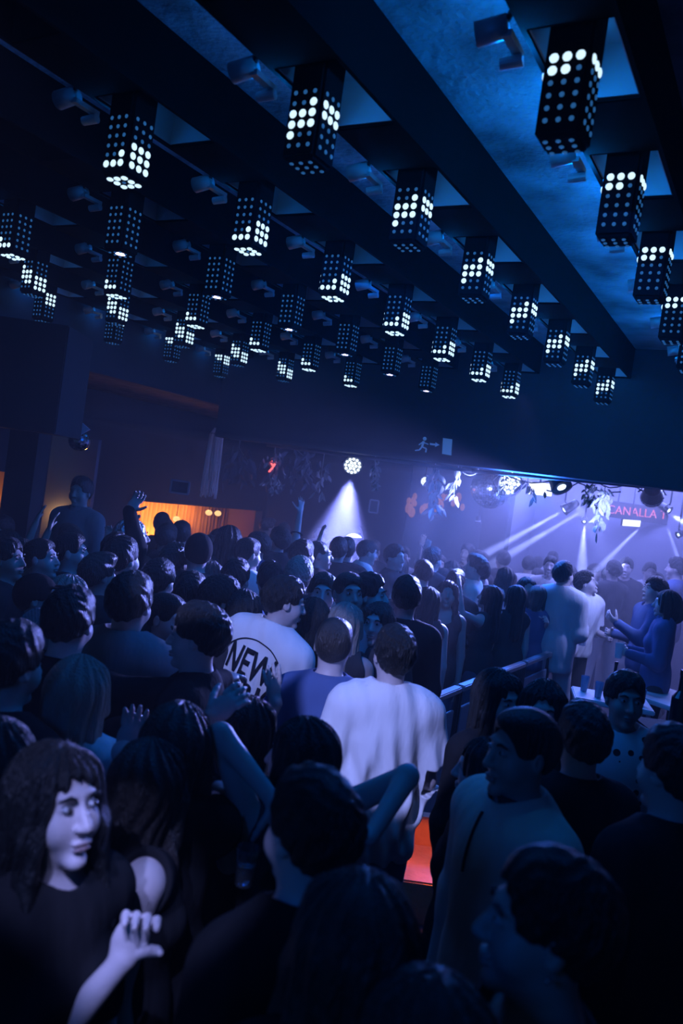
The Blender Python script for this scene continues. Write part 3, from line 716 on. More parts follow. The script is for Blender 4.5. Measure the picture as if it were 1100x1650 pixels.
# mirror ball
mb = at(791, 787, 9.9); o = empty('mirror_ball', mb, 'large mirror ball hanging under the header at centre right', 'mirror ball')
mir = mat('mirror_tile', (0.55, 0.57, 0.65), 0.15, metal=1.0)
def ball(r, parent, nu=48, nv=24):
    bm = bmesh.new(); bmesh.ops.create_uvsphere(bm, u_segments=nu, v_segments=nv, radius=r)
    res = bmesh.ops.inset_individual(bm, faces=bm.faces[:], thickness=r*.010, depth=r*.006)
    inner = set(res['faces']); grout = [f for f in bm.faces if f in inner]
    for f in bm.faces: f.smooth = False
    for f in grout: f.material_index = 1
    me = bpy.data.meshes.new('ball'); bm.to_mesh(me); bm.free(); o_ = link('ball', me, mir, parent); me.materials.append(black_metal); return o_
ball(.245, o); b = B(); b.cyl((0, 0, .24), (0, 0, .28), .03, .03, 12); b.cyl((0, 0, .26), (0, 0, 3.35-mb.z), .006, .006, 6); b.build('hanger', steel, o)
mb2 = at(128, 710, 6.9); o = empty('mirror_ball', mb2, 'small mirror ball hanging at the left under the dark bulkhead', 'mirror ball')
ball(.09, o, 28, 14); b = B(); b.cyl((0, 0, .09), (0, 0, .4), .006, .006, 6); b.build('hanger', steel, o)
# foliage / feather hangings
leaf_w = mat('feather_white', (0.8, 0.82, 0.85), 0.6)
leaf_d = mat('leaf_dark', (0.05, 0.09, 0.07), 0.6)
leaf_g = mat('leaf_grey', (0.35, 0.4, 0.42), 0.6)
def leaves(bm, pts, n, size, spread, rnd, droop=1.0):
    for i in range(n):
        t = rnd.random()*(len(pts)-1); k = int(t); p = pts[k].lerp(pts[k+1], t-k)+Vector((rnd.gauss(0, spread), rnd.gauss(0, spread), rnd.gauss(0, spread*.6)))
        d = Vector((rnd.gauss(0, .6), rnd.gauss(0, .6), -droop)).normalized(); s = d.cross(Vector((rnd.random()-.5, rnd.random()-.5, .2))).normalized(); nn = d.cross(s)
        L = size*(.7+.6*rnd.random()); w = L*.22; q = [p, p+d*L*.35+s*w+nn*.01, p+d*L*.7+s*w*.8+nn*.012, p+d*L, p+d*L*.7-s*w*.8+nn*.012, p+d*L*.35-s*w+nn*.01]
        m1 = p+d*L*.35-nn*.006; m2 = p+d*L*.7-nn*.006
        V = [bm.verts.new(x) for x in q]; a = bm.verts.new(m1); c = bm.verts.new(m2)
        for f in ((V[0], V[1], a), (V[1], V[2], c, a), (V[2], V[3], c), (V[0], a, V[5]), (a, c, V[4], V[5]), (c, V[3], V[4])): bm.faces.new(f)
def hanging(pxpts, Y, n, size, spread, m, name, label, cat, seed, cord=True, top=None, m2=None):
    rnd = random.Random(seed); Y = max(Y, atv(*pxpts[0], 8.74).y); pts = [at(x, y, Y) for x, y in pxpts]; base = pts[0]; o = empty(name, base, label, cat)
    loc = [p-base for p in pts]; b = B(); leaves(b.bm, loc, n, size, spread, rnd); x = b.build('feathers' if 'feather' in name else 'leaves', m, o)
    x.modifiers.new('s', 'SOLIDIFY').thickness = .002
    if m2: b = B(); leaves(b.bm, loc, n//2, size, spread, rnd); y = b.build('dark_leaves', m2, o); y.modifiers.new('s', 'SOLIDIFY').thickness = .002
    b = B(); b.tube([Vector((0, 0, (top or 3.35)-base.z))]+loc, .005, 5); b.build('cord', leaf_g, o)
    return o
hanging([(700, 758), (702, 790), (698, 826)], 9.3, 46, .13, .045, leaf_w, 'feather_hanging', 'white feathered hanging left of the mirror ball', 'hanging decoration', 1)
hanging([(738, 755), (735, 775), (729, 806)], 9.3, 14, .13, .02, leaf_w, 'feather_hanging', 'thin string of white feathers just left of the mirror ball', 'hanging decoration', 2)
hanging([(604, 742), (605, 765), (606, 785)], 9.6, 30, .07, .03, leaf_g, 'leaf_garland', 'short dark garland right of the bright round stage light', 'hanging decoration', 3, m2=leaf_d)
hanging([(443, 726), (446, 750), (440, 790)], 9.6, 60, .08, .06, leaf_g, 'leaf_garland', 'bushy pale garland hanging around the red neon squiggle', 'hanging decoration', 4)
hanging([(519, 755), (516, 775), (514, 792)], 11, 16, .12, .04, leaf_g, 'leaf_garland', 'dim feathery garland left of the bright round stage light', 'hanging decoration', 5)
hanging([(955, 780), (950, 800), (948, 812)], 9.0, 40, .07, .045, leaf_d, 'leaf_garland', 'dark garland left of the hanging white foliage', 'hanging decoration', 6, m2=leaf_g)
hanging([(975, 785), (967, 812), (965, 856)], 8.6, 64, .10, .036, leaf_w, 'foliage_hanging', 'brightly lit white foliage hanging before the red lettered sign', 'hanging decoration', 7)
hanging([(850, 776), (855, 790), (862, 808)], 9.0, 14, .10, .04, leaf_d, 'leaf_garland', 'dark leafy sprig hanging by the white glowing panel', 'hanging decoration', 8)
hanging([(812, 765), (806, 785), (800, 800)], 9.2, 14, .07, .03, leaf_d, 'leaf_garland', 'dark leafy sprig in front of the mirror ball', 'hanging decoration', 9)
hanging([(385, 722), (400, 745), (380, 770)], 11.5, 60, .2, .16, mat('leaf_mid', (0.12, 0.15, 0.2), 0.7), 'leaf_garland', 'wide dim leafy cloud hung behind the pale fringe', 'hanging decoration', 10)
hanging([(475, 722), (500, 745), (465, 770)], 11.5, 60, .18, .14, MATS['leaf_mid'], 'leaf_garland', 'wide dim leafy cloud right of the red neon squiggle', 'hanging decoration', 11)
# fringe
fr = atv(350, 690, 8.75); o = empty('fringe_hanging', fr, 'tall pale fringe of strings hanging below the soffit', 'hanging decoration'); o.scale = (1.6, 1.6, 1.6)
rnd = random.Random(5); b = B()
for i in range(70):
    a = rnd.random()*6.28; r = .05+.012*rnd.random(); x, y = r*math.cos(a), r*math.sin(a); L = .50+.10*rnd.random(); b.tube([(x*.4, y*.4, .0), (x, y, -.06), (x*1.15, y*1.15, -.3), (x*1.2+rnd.gauss(0, .006), y*1.2, -L)], .0028, 4)
b.build('strings', leaf_w, o)
b = B(); b.tube([(0, 0, 0), (0, 0, (3.35-fr.z)/1.6)], .004, 5)
for i in range(16):
    a = i*math.pi/8; a2 = (i+1)*math.pi/8; b.cyl((.052*math.cos(a), .052*math.sin(a), -.05), (.052*math.cos(a2), .052*math.sin(a2), -.05), .005, .005, 6)
b.build('hoop', leaf_g, o)
b = B()
for i in range(8): b.box((.058*math.cos(i*.785), .058*math.sin(i*.785), -.27), (.012, .012, .02), None, .003)
b.build('beads', mat('bead_white', (.9, .9, .95), .2), o)
# neon squiggle
q = [atv(x, y, 8.7) for x, y in ((441, 742), (436, 745), (439, 750), (443, 748), (438, 755), (433, 760), (436, 758))]
b = B(); b.tube(q, .012, 8); tag(b.build('neon_sign', emis('neon_red', (1.0, .12, .12), 2.2), None, True), 'small red neon squiggle glowing inside the garland', 'neon sign')
# exit pictogram on the header
ex = mat('exit_sign_pale', (0.45, 0.6, 0.8), 0.6, emit=(.1, .3, .6), estr=.18)
plane_v = 8.285
def onh(x, y): return atv(x, y, plane_v)
eo = empty('exit_sign', onh(695, 718), 'pale exit pictogram of running figure, arrow and door on the header', 'sign')
def hp(pts, name):
    b = B(); b.prism([onh(*p)-eo.location for p in pts], -G1*.012); return b.build(name, ex, eo)
b = B(); b.sph(onh(684, 707)-eo.location, .022, 12, (1, 1, 1)); b.build('running_figure', ex, eo)
for seg, w in ((((683, 711), (680, 720)), 3), (((682, 713), (690, 716)), 1.6), (((682, 712), (675, 717)), 1.6), (((680, 720), (687, 723)), 2), (((687, 723), (686, 729)), 1.8), (((680, 720), (676, 725)), 2), (((676, 725), (669, 726)), 1.8)):
    (x0, y0), (x1, y1) = seg; L = math.hypot(x1-x0, y1-y0); nx, ny = -(y1-y0)/L*w*.5, (x1-x0)/L*w*.5
    hp([(x0+nx, y0+ny), (x1+nx, y1+ny), (x1-nx, y1-ny), (x0-nx, y0-ny)], 'running_figure')
hp([(693, 714), (702, 715.2), (702, 713), (708, 717), (701, 720), (701.5, 718), (693, 717)], 'arrow')
hp([(714, 706), (728.5, 708), (727, 734), (712.5, 731.5)], 'door_symbol')
# glowing panels and the red sign
wp = emis('panel_white', (0.9, 0.93, 1.0), 1.6)
def panel(x0, y0, x1, y1, sl, Y, name, m, label, cat, dep=.06):
    p = [at(x0, y0, Y), at(x1, y0+sl, Y), at(x1-(y1-y0)*.14, y1+sl, Y), at(x0-(y1-y0)*.14, y1, Y)]; c = (p[0]+p[1]+p[2]+p[3])/4
    o = empty(name, c, label, cat)
    b = B(); b.prism([x-c for x in p], (0, .01, 0)); b.build('screen', m, o)
    b = B(); b.prism([(x-c)*1.06+Vector((0, .011, 0)) for x in p], (0, dep, 0)); b.cyl((0, .04, 0), (0, .04, 3.35-c.z), .012, .012, 6); b.build('casing', black_metal, o); return o
panel(852, 776, 891, 796, 4, 10.5, 'light_panel', wp, 'bright white glowing panel right of the mirror ball', 'light panel')
panel(1004, 837, 1032, 847, 2, 12.5, 'light_panel', wp, 'small white glowing panel under the red lettered sign', 'light panel')
sign_m = emis('sign_red', (1.0, .20, .16), 0.9)
def text_mesh(s, size, sx=1.0, offset=0.0, extrude=0.0):
    cu = bpy.data.curves.new('letters', 'FONT'); cu.body = s; cu.size = size; cu.offset = offset; cu.extrude = extrude; cu.align_x = 'CENTER'; cu.align_y = 'CENTER'
    cu.resolution_u = 4
    t = bpy.data.objects.new('tmp', cu); COL.objects.link(t); dg = bpy.context.evaluated_depsgraph_get(); dg.update()
    me = bpy.data.meshes.new_from_object(t.evaluated_get(dg)); bpy.data.objects.remove(t)
    for v in me.vertices: v.co.x *= sx
    return me
c = at(1026, 826, 12.7); so = empty('red_letter_sign', c, 'dark sign with glowing red letters above the far crowd at right', 'sign')
ang = Matrix.Rotation(R_(90), 4, 'X')
me = text_mesh('CANALLA T', .19, .92, -.002, .01); me.transform(Matrix.Rotation(R_(-2), 4, 'Y') @ ang); link('letters', me, sign_m, so)
b = B(); b.box((0, .05, 0), (1.0, .05, .26)); b.cyl((.3, .05, .1), (.3, .05, 3.35-c.z), .012, .012, 6); b.cyl((-.3, .05, .1), (-.3, .05, 3.35-c.z), .012, .012, 6); b.build('board', black_paint, so)
# dark frames / panels on the far walls
fr_m = mat('frame_grey', (0.22, 0.25, 0.32), 0.5)
def frame(px0, py0, px1, py1, Y, label, m=fr_m):
    c = at((px0+px1)/2, (py0+py1)/2, Y); w = (px1-px0)/FPX*Y; h = (py1-py0)/FPX*Y
    o = empty('wall_frame', c, label, 'frame'); b = B()
    for s in (-1, 1): b.box((s*w/2, 0, 0), (.02, .03, h), None, .003); b.box((0, 0, s*h/2), (w, .03, .02), None, .003)
    b.build('frame', m, o); b = B(); b.box((0, .012, 0), (w, .006, h)); b.build('picture', wall_m, o); return o
frame(595, 806, 609, 826, 11.2, 'small pale framed picture on the wall right of the curtain haze')
frame(275, 775, 304, 795, 8.9, 'small dim framed panel on the dark wall above the bar niche')
# raised podium with mirror column at the left
mirror_blue = mat('mirror_panel', (0.25, 0.3, 0.4), 0.25, metal=0.7)
p0 = at(100, 790, 8.2)
b = B(); b.box((p0.x, p0.y+.25, 1.35), (.48, .1, 2.3)); struct(b.build('column_1', mirror_blue))
b = B(); b.box((at(38, 790, 7.4).x, 7.4, 1.6), (.26, .3, 3.2)); struct(b.build('column_2', black_paint))
b = B(); b.box((at(4, 790, 7.9).x-.2, 7.9, 1.4), (.6, .05, 1.3)); tag(b.build('wall_hanging', orange_m), 'amber lit cloth hanging at the left edge', 'wall hanging')
l = bpy.data.lights.new('amber_glow', 'POINT'); l.energy = 4; l.color = warm; l.shadow_soft_size = .05; o = bpy.data.objects.new('amber_glow', l); COL.objects.link(o); o.location = at(2, 840, 7.6)
bk = at(60, 655, 6.4)
b = B(); b.box((bk.x-.35, 6.4, 2.86), (1.25, .6, .82), None, .01); struct(b.build('trim_3', black_paint))
b = B(); q = [at(121.5, 672, 6.75), at(144, 692, 6.75), at(122, 704, 6.75)]; b.prism(q, (0, .03, 0)); struct(b.build('trim_4', mat('lit_facet', (.5, .5, .6), .6)))  # pale triangle: light on the bulkhead's corner facet put into its colour
# dark wall furniture: booth block between curtain haze and foggy floor
b = B(); c0 = at(715, 835, 12.0); b.box((c0.x, 12.0, 1.5), (1.12, .12, 3.0)); struct(b.build('wall_booth', wall_m))
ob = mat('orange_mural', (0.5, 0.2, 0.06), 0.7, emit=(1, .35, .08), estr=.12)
rnd = random.Random(12); b = B()
for i in range(26):
    c = at(655+rnd.random()*92, 800+rnd.random()*26, 11.9); b.sph(c, .03+.03*rnd.random(), 6, (1, .3, 1.4))
tag(b.build('floral_wall_relief', ob), 'dim orange floral relief on the dark booth wall', 'wall decoration')
cs = atv(552, 870, 12.1); o = empty('candle_shelf', cs, 'small wall shelf with tiny orange lights in the haze at centre left', 'shelf', None, -GY)
b = B(); b.box((0, .02, -.03), (.34, .15, .02), None, .004); b.box((0, .07, -.06), (.04, .03, .06)); b.build('board', black_paint, o)
for i in range(4): b = B(); b.cyl((-.12+i*.08, 0, -.02), (-.12+i*.08, 0, .01), .018, .018, 10); b.sph((-.12+i*.08, 0, .02), .014, 8, (1, 1, 1.3)); b.build('candle', glow, o)
# ------------------------------------------------------------------ railing between the dance floor and the tables
rail_m = mat('rail_metal', (0.5, 0.52, 0.56), 0.3, metal=0.8)
glass_m = mat('rail_panel', (0.16, 0.22, 0.3), 0.35)
ra = atz(640, 1150, 1.0); rb = atz(738, 1110, 1.0); rc_ = atz(842, 1070, 1.0); rd = atz(885, 1053, 1.0)
def rail(a, c, label, n):
    o = empty('railing', (a.x, a.y, 0), label, 'railing', 'railing along the dance floor'); base = Vector((a.x, a.y, 0)); A = a-base; C = c-base
    b = B(); b.box((A+C)/2, ((C-A).length, .07, .045), (C-A).to_track_quat('X', 'Z').to_matrix(), .008); b.build('handrail', rail_m, o)
    b = B(); mid = (A+C)/2; b.box((mid.x, mid.y, .45), ((C-A).length-.1, .02, .8), Vector((C.x-A.x, C.y-A.y, 0)).to_track_quat('X', 'Z').to_matrix(), .004); b.build('infill_panel', glass_m, o)
    for i in range(n):
        p = A.lerp(C, i/(n-1)) if n > 1 else C; b = B(); b.cyl((p.x, p.y, 0), (p.x, p.y, .98), .022, .022, 12); b.cyl((p.x, p.y, 0), (p.x, p.y, .015), .05, .05, 16); b.build('post', black_metal, o)
    return o
rail(ra, rb, 'metal railing section just right of the man in the plain white tee', 2)
rail(rb+(rc_-rb)*.03, rc_, 'metal railing section rising behind the two women on the right', 2)
rail(rc_+(rd-rc_)*.05, rd, 'farthest railing section at the feet of the man in the open shirt', 2)
# orange lit step and blue crate seen in the gap
st = atz(694, 1425, .12); so_m = mat('step_wood', (0.45, 0.2, 0.1), 0.5, bump=.2, bscale=20, var=.2)
o = empty('step', (st.x, st.y, 0), 'wooden step glowing orange at the foot of the railing', 'step')
b = B(); b.box((0, 0, .12), (.5, .5, .24), None, .01); b.build('tread', so_m, o)
b = B(); b.box((0, .30, .30), (.5, .1, .22), None, .01); b.build('riser', so_m, o)
spot('step_light', (st.x+.1, st.y-.2, .62), (st.x, st.y, .2), 14, (1, .20, .04), 80, .3, .02)
s2 = atz(1003, 1545, .1); b = B(); b.box((0, 0, .06), (.2, .2, .1), None, .01); o = b.build('step', so_m); o.location = (s2.x, s2.y, 0); tag(o, 'small wooden step faintly glowing orange at the lower right', 'step')
spot('step_light', (s2.x, s2.y-.05, .4), (s2.x, s2.y, .1), 1.5, (1, .20, .04), 70, .3, .02)
cr_ = at(699, 1352, 4.6); 
glassy = mat('glass_blue', (0.35, 0.5, 0.7), 0.15, trans=0.3, spec=.8)
# bar table with ice buckets and bottles behind the railing
tz = .95
t1 = atz(985, 1125, tz); o = empty('high_table', (t1.x, t1.y, 0), 'high table crowded with glasses behind the far railing', 'table', None, R_(-12))
b = B(); b.box((0, 0, tz-.02), (.62, .45, .04), None, .008); b.build('table_top', white_plastic, o)
for sx in (-1, 1):
    for sy in (-1, 1): b = B(); b.cyl((sx*.27, sy*.18, 0), (sx*.27, sy*.18, tz-.04), .018, .018, 10); b.build('leg', rail_m, o)
tA = o
t2 = atz(1085, 1125, .9); o = empty('low_table', (t2.x, t2.y, 0), 'pale topped table at the right edge beside the dark bottle', 'table', None, R_(35))
b = B(); b.box((0, 0, .88), (.75, .6, .04), None, .008); b.build('table_top', white_plastic, o)
b = B(); b.cyl((0, 0, .02), (0, 0, .86), .04, .04, 12); b.cyl((0, 0, 0), (0, 0, .02), .22, .22, 20); b.build('pedestal', black_metal, o)
def glass(loc, h, r, label, group=None, m=None):
    b = B(); b.cyl((0, 0, 0), (0, 0, h), r*.75, r, 16, False); b.cyl((0, 0, 0), (0, 0, .008), r*.75, r*.75, 16); b.cyl((0, 0, 0), (0, 0, h*.6), r*.68, r*.85, 16)
    o = b.build('drinking_glass', m or glassy, None, True); o.location = loc; tag(o, label, 'glass', group); return o
for i, (x, y) in enumerate(((-.22, .08), (-.12, -.08), (-.02, .1), (.05, -.06), (.14, .08), (.22, -.05))):
    q = Matrix.Rotation(R_(-12), 3, 'Z') @ Vector((x, y, 0)); glass((t1.x+q.x, t1.y+q.y, tz), .13, .035, 'tumbler in the cluster on the high table', 'tumblers on the high table')
q = Matrix.Rotation(R_(-12), 3, 'Z') @ Vector((.0, .02, 0))
bottle((t1.x+.0, t1.y+.01, tz), .28, .035, black_metal, 'dark bottle standing among the tumblers on the high table', None)
bq = at(1066, 1118, 4.3)
bottle((bq.x, bq.y, 0), bq.z, .05, black_metal, 'tall dark bottle shaped dispenser at the right edge by the pale table', None) if False else None
# dark bottle in the right foreground with its counter
ct = at(1085, 1178, 3.6)
b = B(); b.box((ct.x+.12, 3.6, ct.z/2), (.5, .4, ct.z), None, .01); tag(b.build('bar_stand', black_paint), 'black stand at the right edge carrying a dark bottle', 'stand')
bottle((at(1088, 1170, 3.55).x, 3.55, ct.z), .26, .034, mat('bottle_dark', (.01, .012, .02), .15, spec=.8), 'dark bottle with blunt cap on the black stand at the right edge', None)

# ------------------------------------------------------------------ people
def ikw(loc, yaw, s, wpt, hint, palm, curl, hdir=None):
    """world wrist goal and directions -> local arm tuple"""
    Ri = Matrix.Rotation(-R_(yaw), 3, 'Z'); t = ['ik', tuple((Ri @ (Vector(wpt)-Vector(loc)))/s), tuple(Ri @ Vector(hint)), tuple(Ri @ Vector(palm)), curl]
    if hdir: t.append(tuple(Ri @ Vector(hdir)))
    return tuple(t)
def person(px, py, Y, yaw, label, sex='m', hair='short', hc='black', top='tee', tc='dark', arms=('down', 'down'), head=(0, 0, 0), lean=(0, 0), skin=0, bot='denim', res=None, hero=False, ik=None, H=None, base=0.0, topname=None, group=None, **kw):
    p = at(px, py, Y); H0 = p.z-base
    if H is None:
        lo, hi = (1.56, 1.72) if sex == 'f' else (1.70, 1.86)
        H = max(lo, min(hi, H0))
        if Y > 3 and abs(H-H0) > .005:
            Y2 = atz(px, py, H+base).y
            if 0 < Y2 < Y*1.6: Y = min(max(Y2, Y*.75), 11.5); p = at(px, py, Y)
            H = max(1.5, min(1.9, p.z-base))
    s = H/1.75
    dx, dy = lean[1], -lean[0]                                   # leaning moves the head; shift the feet back
    off = Matrix.Rotation(R_(yaw), 3, 'Z') @ Vector((math.sin(R_(lean[1]))*.7, math.sin(R_(lean[0]))*.7, 0))*s
    loc = Vector((p.x, p.y, base))-Vector((off.x, off.y, 0))
    arms = list(arms)
    if ik:
        for side, a in ik.items(): arms[side] = ikw(loc, yaw, s, *a)
    if res is None: res = (.0055, .011) if Y < 4.3 else (.008, .016) if Y < 7 else (.011, .022)
    if lean[0] or lean[1]: res = res
    spec = dict(sex=sex, hair=hair, top=top, arms=arms, head=head, lean=lean, hf=res[0], hc=res[1], **kw)
    parts = human(spec); parts['topname'] = topname or {'tee': 't_shirt', 'tank': 'tank_top', 'strap': 'strap_top', 'polo': 'polo_shirt', 'hoodie': 'hoodie', 'jacket': 'jacket', 'zip': 'zip_sweater', 'dots': 't_shirt'}.get(top, 'shirt')
    if hair == 'cap': parts['cap'] = True
    m = (SKIN[skin], HAIRM[hc] if hair != 'cap' else CL['black'], CL.get(tc) or MATS[tc], CL[bot], leather, CL['dark'] if top == 'zip' else None)
    o = figure('person', parts, loc, yaw, H, m, label, group, hero)
    o['_h'] = H
    PEOPLE.append((o, parts, H)); return o
PEOPLE = []
dots_m = mat('cloth_dotted', (0.62, 0.64, 0.68), .85); nt = dots_m.node_tree; bs = nt.nodes['Principled BSDF']
tc = nt.nodes.new('ShaderNodeTexCoord'); vo = nt.nodes.new('ShaderNodeTexVoronoi'); vo.inputs['Scale'].default_value = 19; vo.inputs['Randomness'].default_value = .45
lt = nt.nodes.new('ShaderNodeMath'); lt.operation = 'LESS_THAN'; lt.inputs[1].default_value = .3
mx = nt.nodes.new('ShaderNodeMix'); mx.data_type = 'RGBA'; mx.inputs[6].default_value = (.62, .64, .68, 1); mx.inputs[7].default_value = (.01, .01, .015, 1)
nt.links.new(tc.outputs['Object'], vo.inputs['Vector']); nt.links.new(vo.outputs['Distance'], lt.inputs[0]); nt.links.new(lt.outputs[0], mx.inputs[0]); nt.links.new(mx.outputs[2], bs.inputs['Base Color'])
P = person
D_, U_ = (0, 0, -1), (0, 0, 1)
#  --- foreground
white_tee = P(640, 1013, 3.45, 6, 'man with dark hair in a plain loose white tee, seen from behind', tc='white', arms=('hold', 'down'), loose=.012, fold=.022, hem=.80, hero=False, head=(8, 4, 0), hair='short')
ny = P(470, 928, 3.9, -22, 'tall man in a white tee with large printed letters, face turned right', tc='white', arms=('down', 'down'), loose=.014, fold=.016, hem=.80, head=(-52, 10, -8), lean=(6, 14), hair='short', hero=True)
P(543, 1000, 3.55, -8, 'man with cropped hair in a dark polo, just left of the plain white tee', top='polo', tc='blue', hair='fade', hc='brown', arms=('down', 'down'), ik={1: (at(446, 1132, 3.5), (-.5, -.4, -1), (0, 1, 0), .15, (-.35, .1, 1))})
girl = P(112, 1208, 1.66, -122, 'woman at lower left with brightly lit face and long dark hair', sex='f', hair='long', top='tee', tc='black', head=(-4, 12, 0), hero=True, res=(.0042, .009), cut=.8,
  ik={0: (at(196, 1548, 1.62), (-.5, -.2, -1), (.2, -1, .1), 1.5, (.25, .1, 1))})
P(252, 1206, 2.1, -72, 'woman with long wavy brown hair turned right, her bare upper arm brightly lit', sex='f', hair='wavy', hc='brown', top='tank', tc='black', res=(.0045, .01), cut=.8, arms=(((.05, -.12, -1), (.1, .3, -1), (-1, 0, 0), .4), 'down'), head=(62, 8, 0), H=1.62)
P(292, 1138, 2.25, 4, 'woman with a shiny dark bob seen from behind, left of the raised pale hand', sex='f', hair='bob', hc='brown', top='tee', tc='black', cut=.6,
  ik={0: (at(338, 1158, 2.4), (.1, -.3, -1), (.2, 1, -.3), .6, (.75, .35, .8))})
P(492, 1164, 2.4, 28, 'dark-haired woman in the centre with both elbows raised beside her head', sex='f', hair='straight', hc='black', top='tank', tc='dark', head=(40, -2, 8), cut=.6, shrug=.055,
  ik={1: (at(440, 1290, 2.2), (-.7, -.3, 1.5), (.3, .3, -1), .6, (.5, .1, -1)), 0: (at(596, 1350, 2.2), (1, -.3, .9), (-.4, 0, -1), .5, (-1, .2, -.3))})
P(512, 1266, 1.62, 42, 'large dark head and shoulders of a man at the bottom centre, seen from behind', hair='short', top='long', tc='black', cut=.8, res=(.0055, .011), H=1.76)
P(596, 1345, 1.3, 12, 'blurred woman with long brown hair seen from behind at the very bottom centre', sex='f', hair='long', hc='brown', top='long', tc='black', cut=.85, res=(.0055, .011), H=1.72)
zipm = P(846, 1148, 2.3, 112, 'man in a pale half-zip sweater facing left at lower right', hair='fade', hc='black', top='zip', tc='cream', skin=1, head=(0, 4, 0), lean=(3, 0), hero=True, cut=.55, fold=.002, loose=.012, topname='zip_sweater')
front = P(882, 1385, 1.36, 84, 'large blurred man facing left at the lower right corner wearing an earring', hair='short', hc='black', top='tank', tc='dark', skin=1, head=(0, 8, 0), lean=(4, 0), hero=True, cut=.9, res=(.0045, .01))
P(945, 1140, 2.75, 12, 'dark-haired man in black seen from behind, left of the dotted shirt', top='long', tc='black', cut=.5)
P(1012, 1088, 3.55, 168, 'man in a white shirt with dark dots, his face in shadow, at the right', top='dots', tc='cloth_dotted', skin=1, hair='short', hero=True, cut=.3, loose=.012, head=(10, 4, 0))
P(812, 1085, 3.3, -150, 'smiling dark-haired woman behind the zip sweater man, her face turned right', sex='f', hair='long', top='long', tc='black', cut=.3, hero=True, head=(0, 0, 4))
P(880, 1102, 3.2, 165, 'dark-haired woman facing the camera in shadow right of the smiling one', sex='f', hair='long', top='long', tc='black', cut=.3, hero=True)
P(132, 1062, 2.6, -6, 'woman with long straight fair hair above the lit face at lower left', sex='f', hair='straight', hc='blond', top='long', tc='white', cut=.4,
  ik={0: (at(200, 1210, 2.5), (.8, -.2, -1), (0, -1, 0), .35, (.15, .1, 1))})
P(215, 928, 3.2, -14, 'broad man in a grey tee seen from behind at left, arms around a friend', tc='grey', loose=.02, fold=.003, arms=('down', 'shoulder'), cut=.3)
P(118, 952, 3.0, -10, 'tall man in black at far left, his head left of the grey tee', tc='black', top='long', arms=('shoulder', 'down'), cut=.3)
P(326, 978, 3.1, 84, 'young man with a dark fringe in profile facing left, wearing a black tee', tc='black', hair='fringe', cut=.3, hero=True)
P(22, 1010, 2.4, -30, 'dark figure cut by the left edge of the picture below the profile faces', tc='black', top='long', cut=.6)
P(5, 1140, 1.9, -60, 'person with wavy hair cut by the left edge beside the fair-haired woman', sex='f', hair='wavy', hc='brown', top='long', tc='dark', cut=.8, H=1.68)
P(1096, 1180, 2.3, 30, 'dark figure cut by the right edge in front of the bottle stand', tc='black', top='long', cut=.6)
P(398, 1196, 2.7, -40, 'woman in black between the bob-haired woman and the raised elbows, pointing right', sex='f', hair='bob', top='tank', tc='black', cut=.5, H=1.60, ik={0: (at(352, 1270, 2.35), (0, -.5, -1), (0, -.3, -1), .5, (1, .1, -.25))})
P(782, 1215, 2.75, 75, 'short person in black between the plain white tee and the half-zip sweater', sex='f', hair='bob', top='long', tc='black', cut=.5, H=1.56)
P(700, 1545, 1.15, 40, 'curly-haired head just entering the frame at the bottom right of centre', sex='f', hair='wavy', hc='brown', top='long', tc='black', cut=.9, H=1.66, res=(.006, .012))
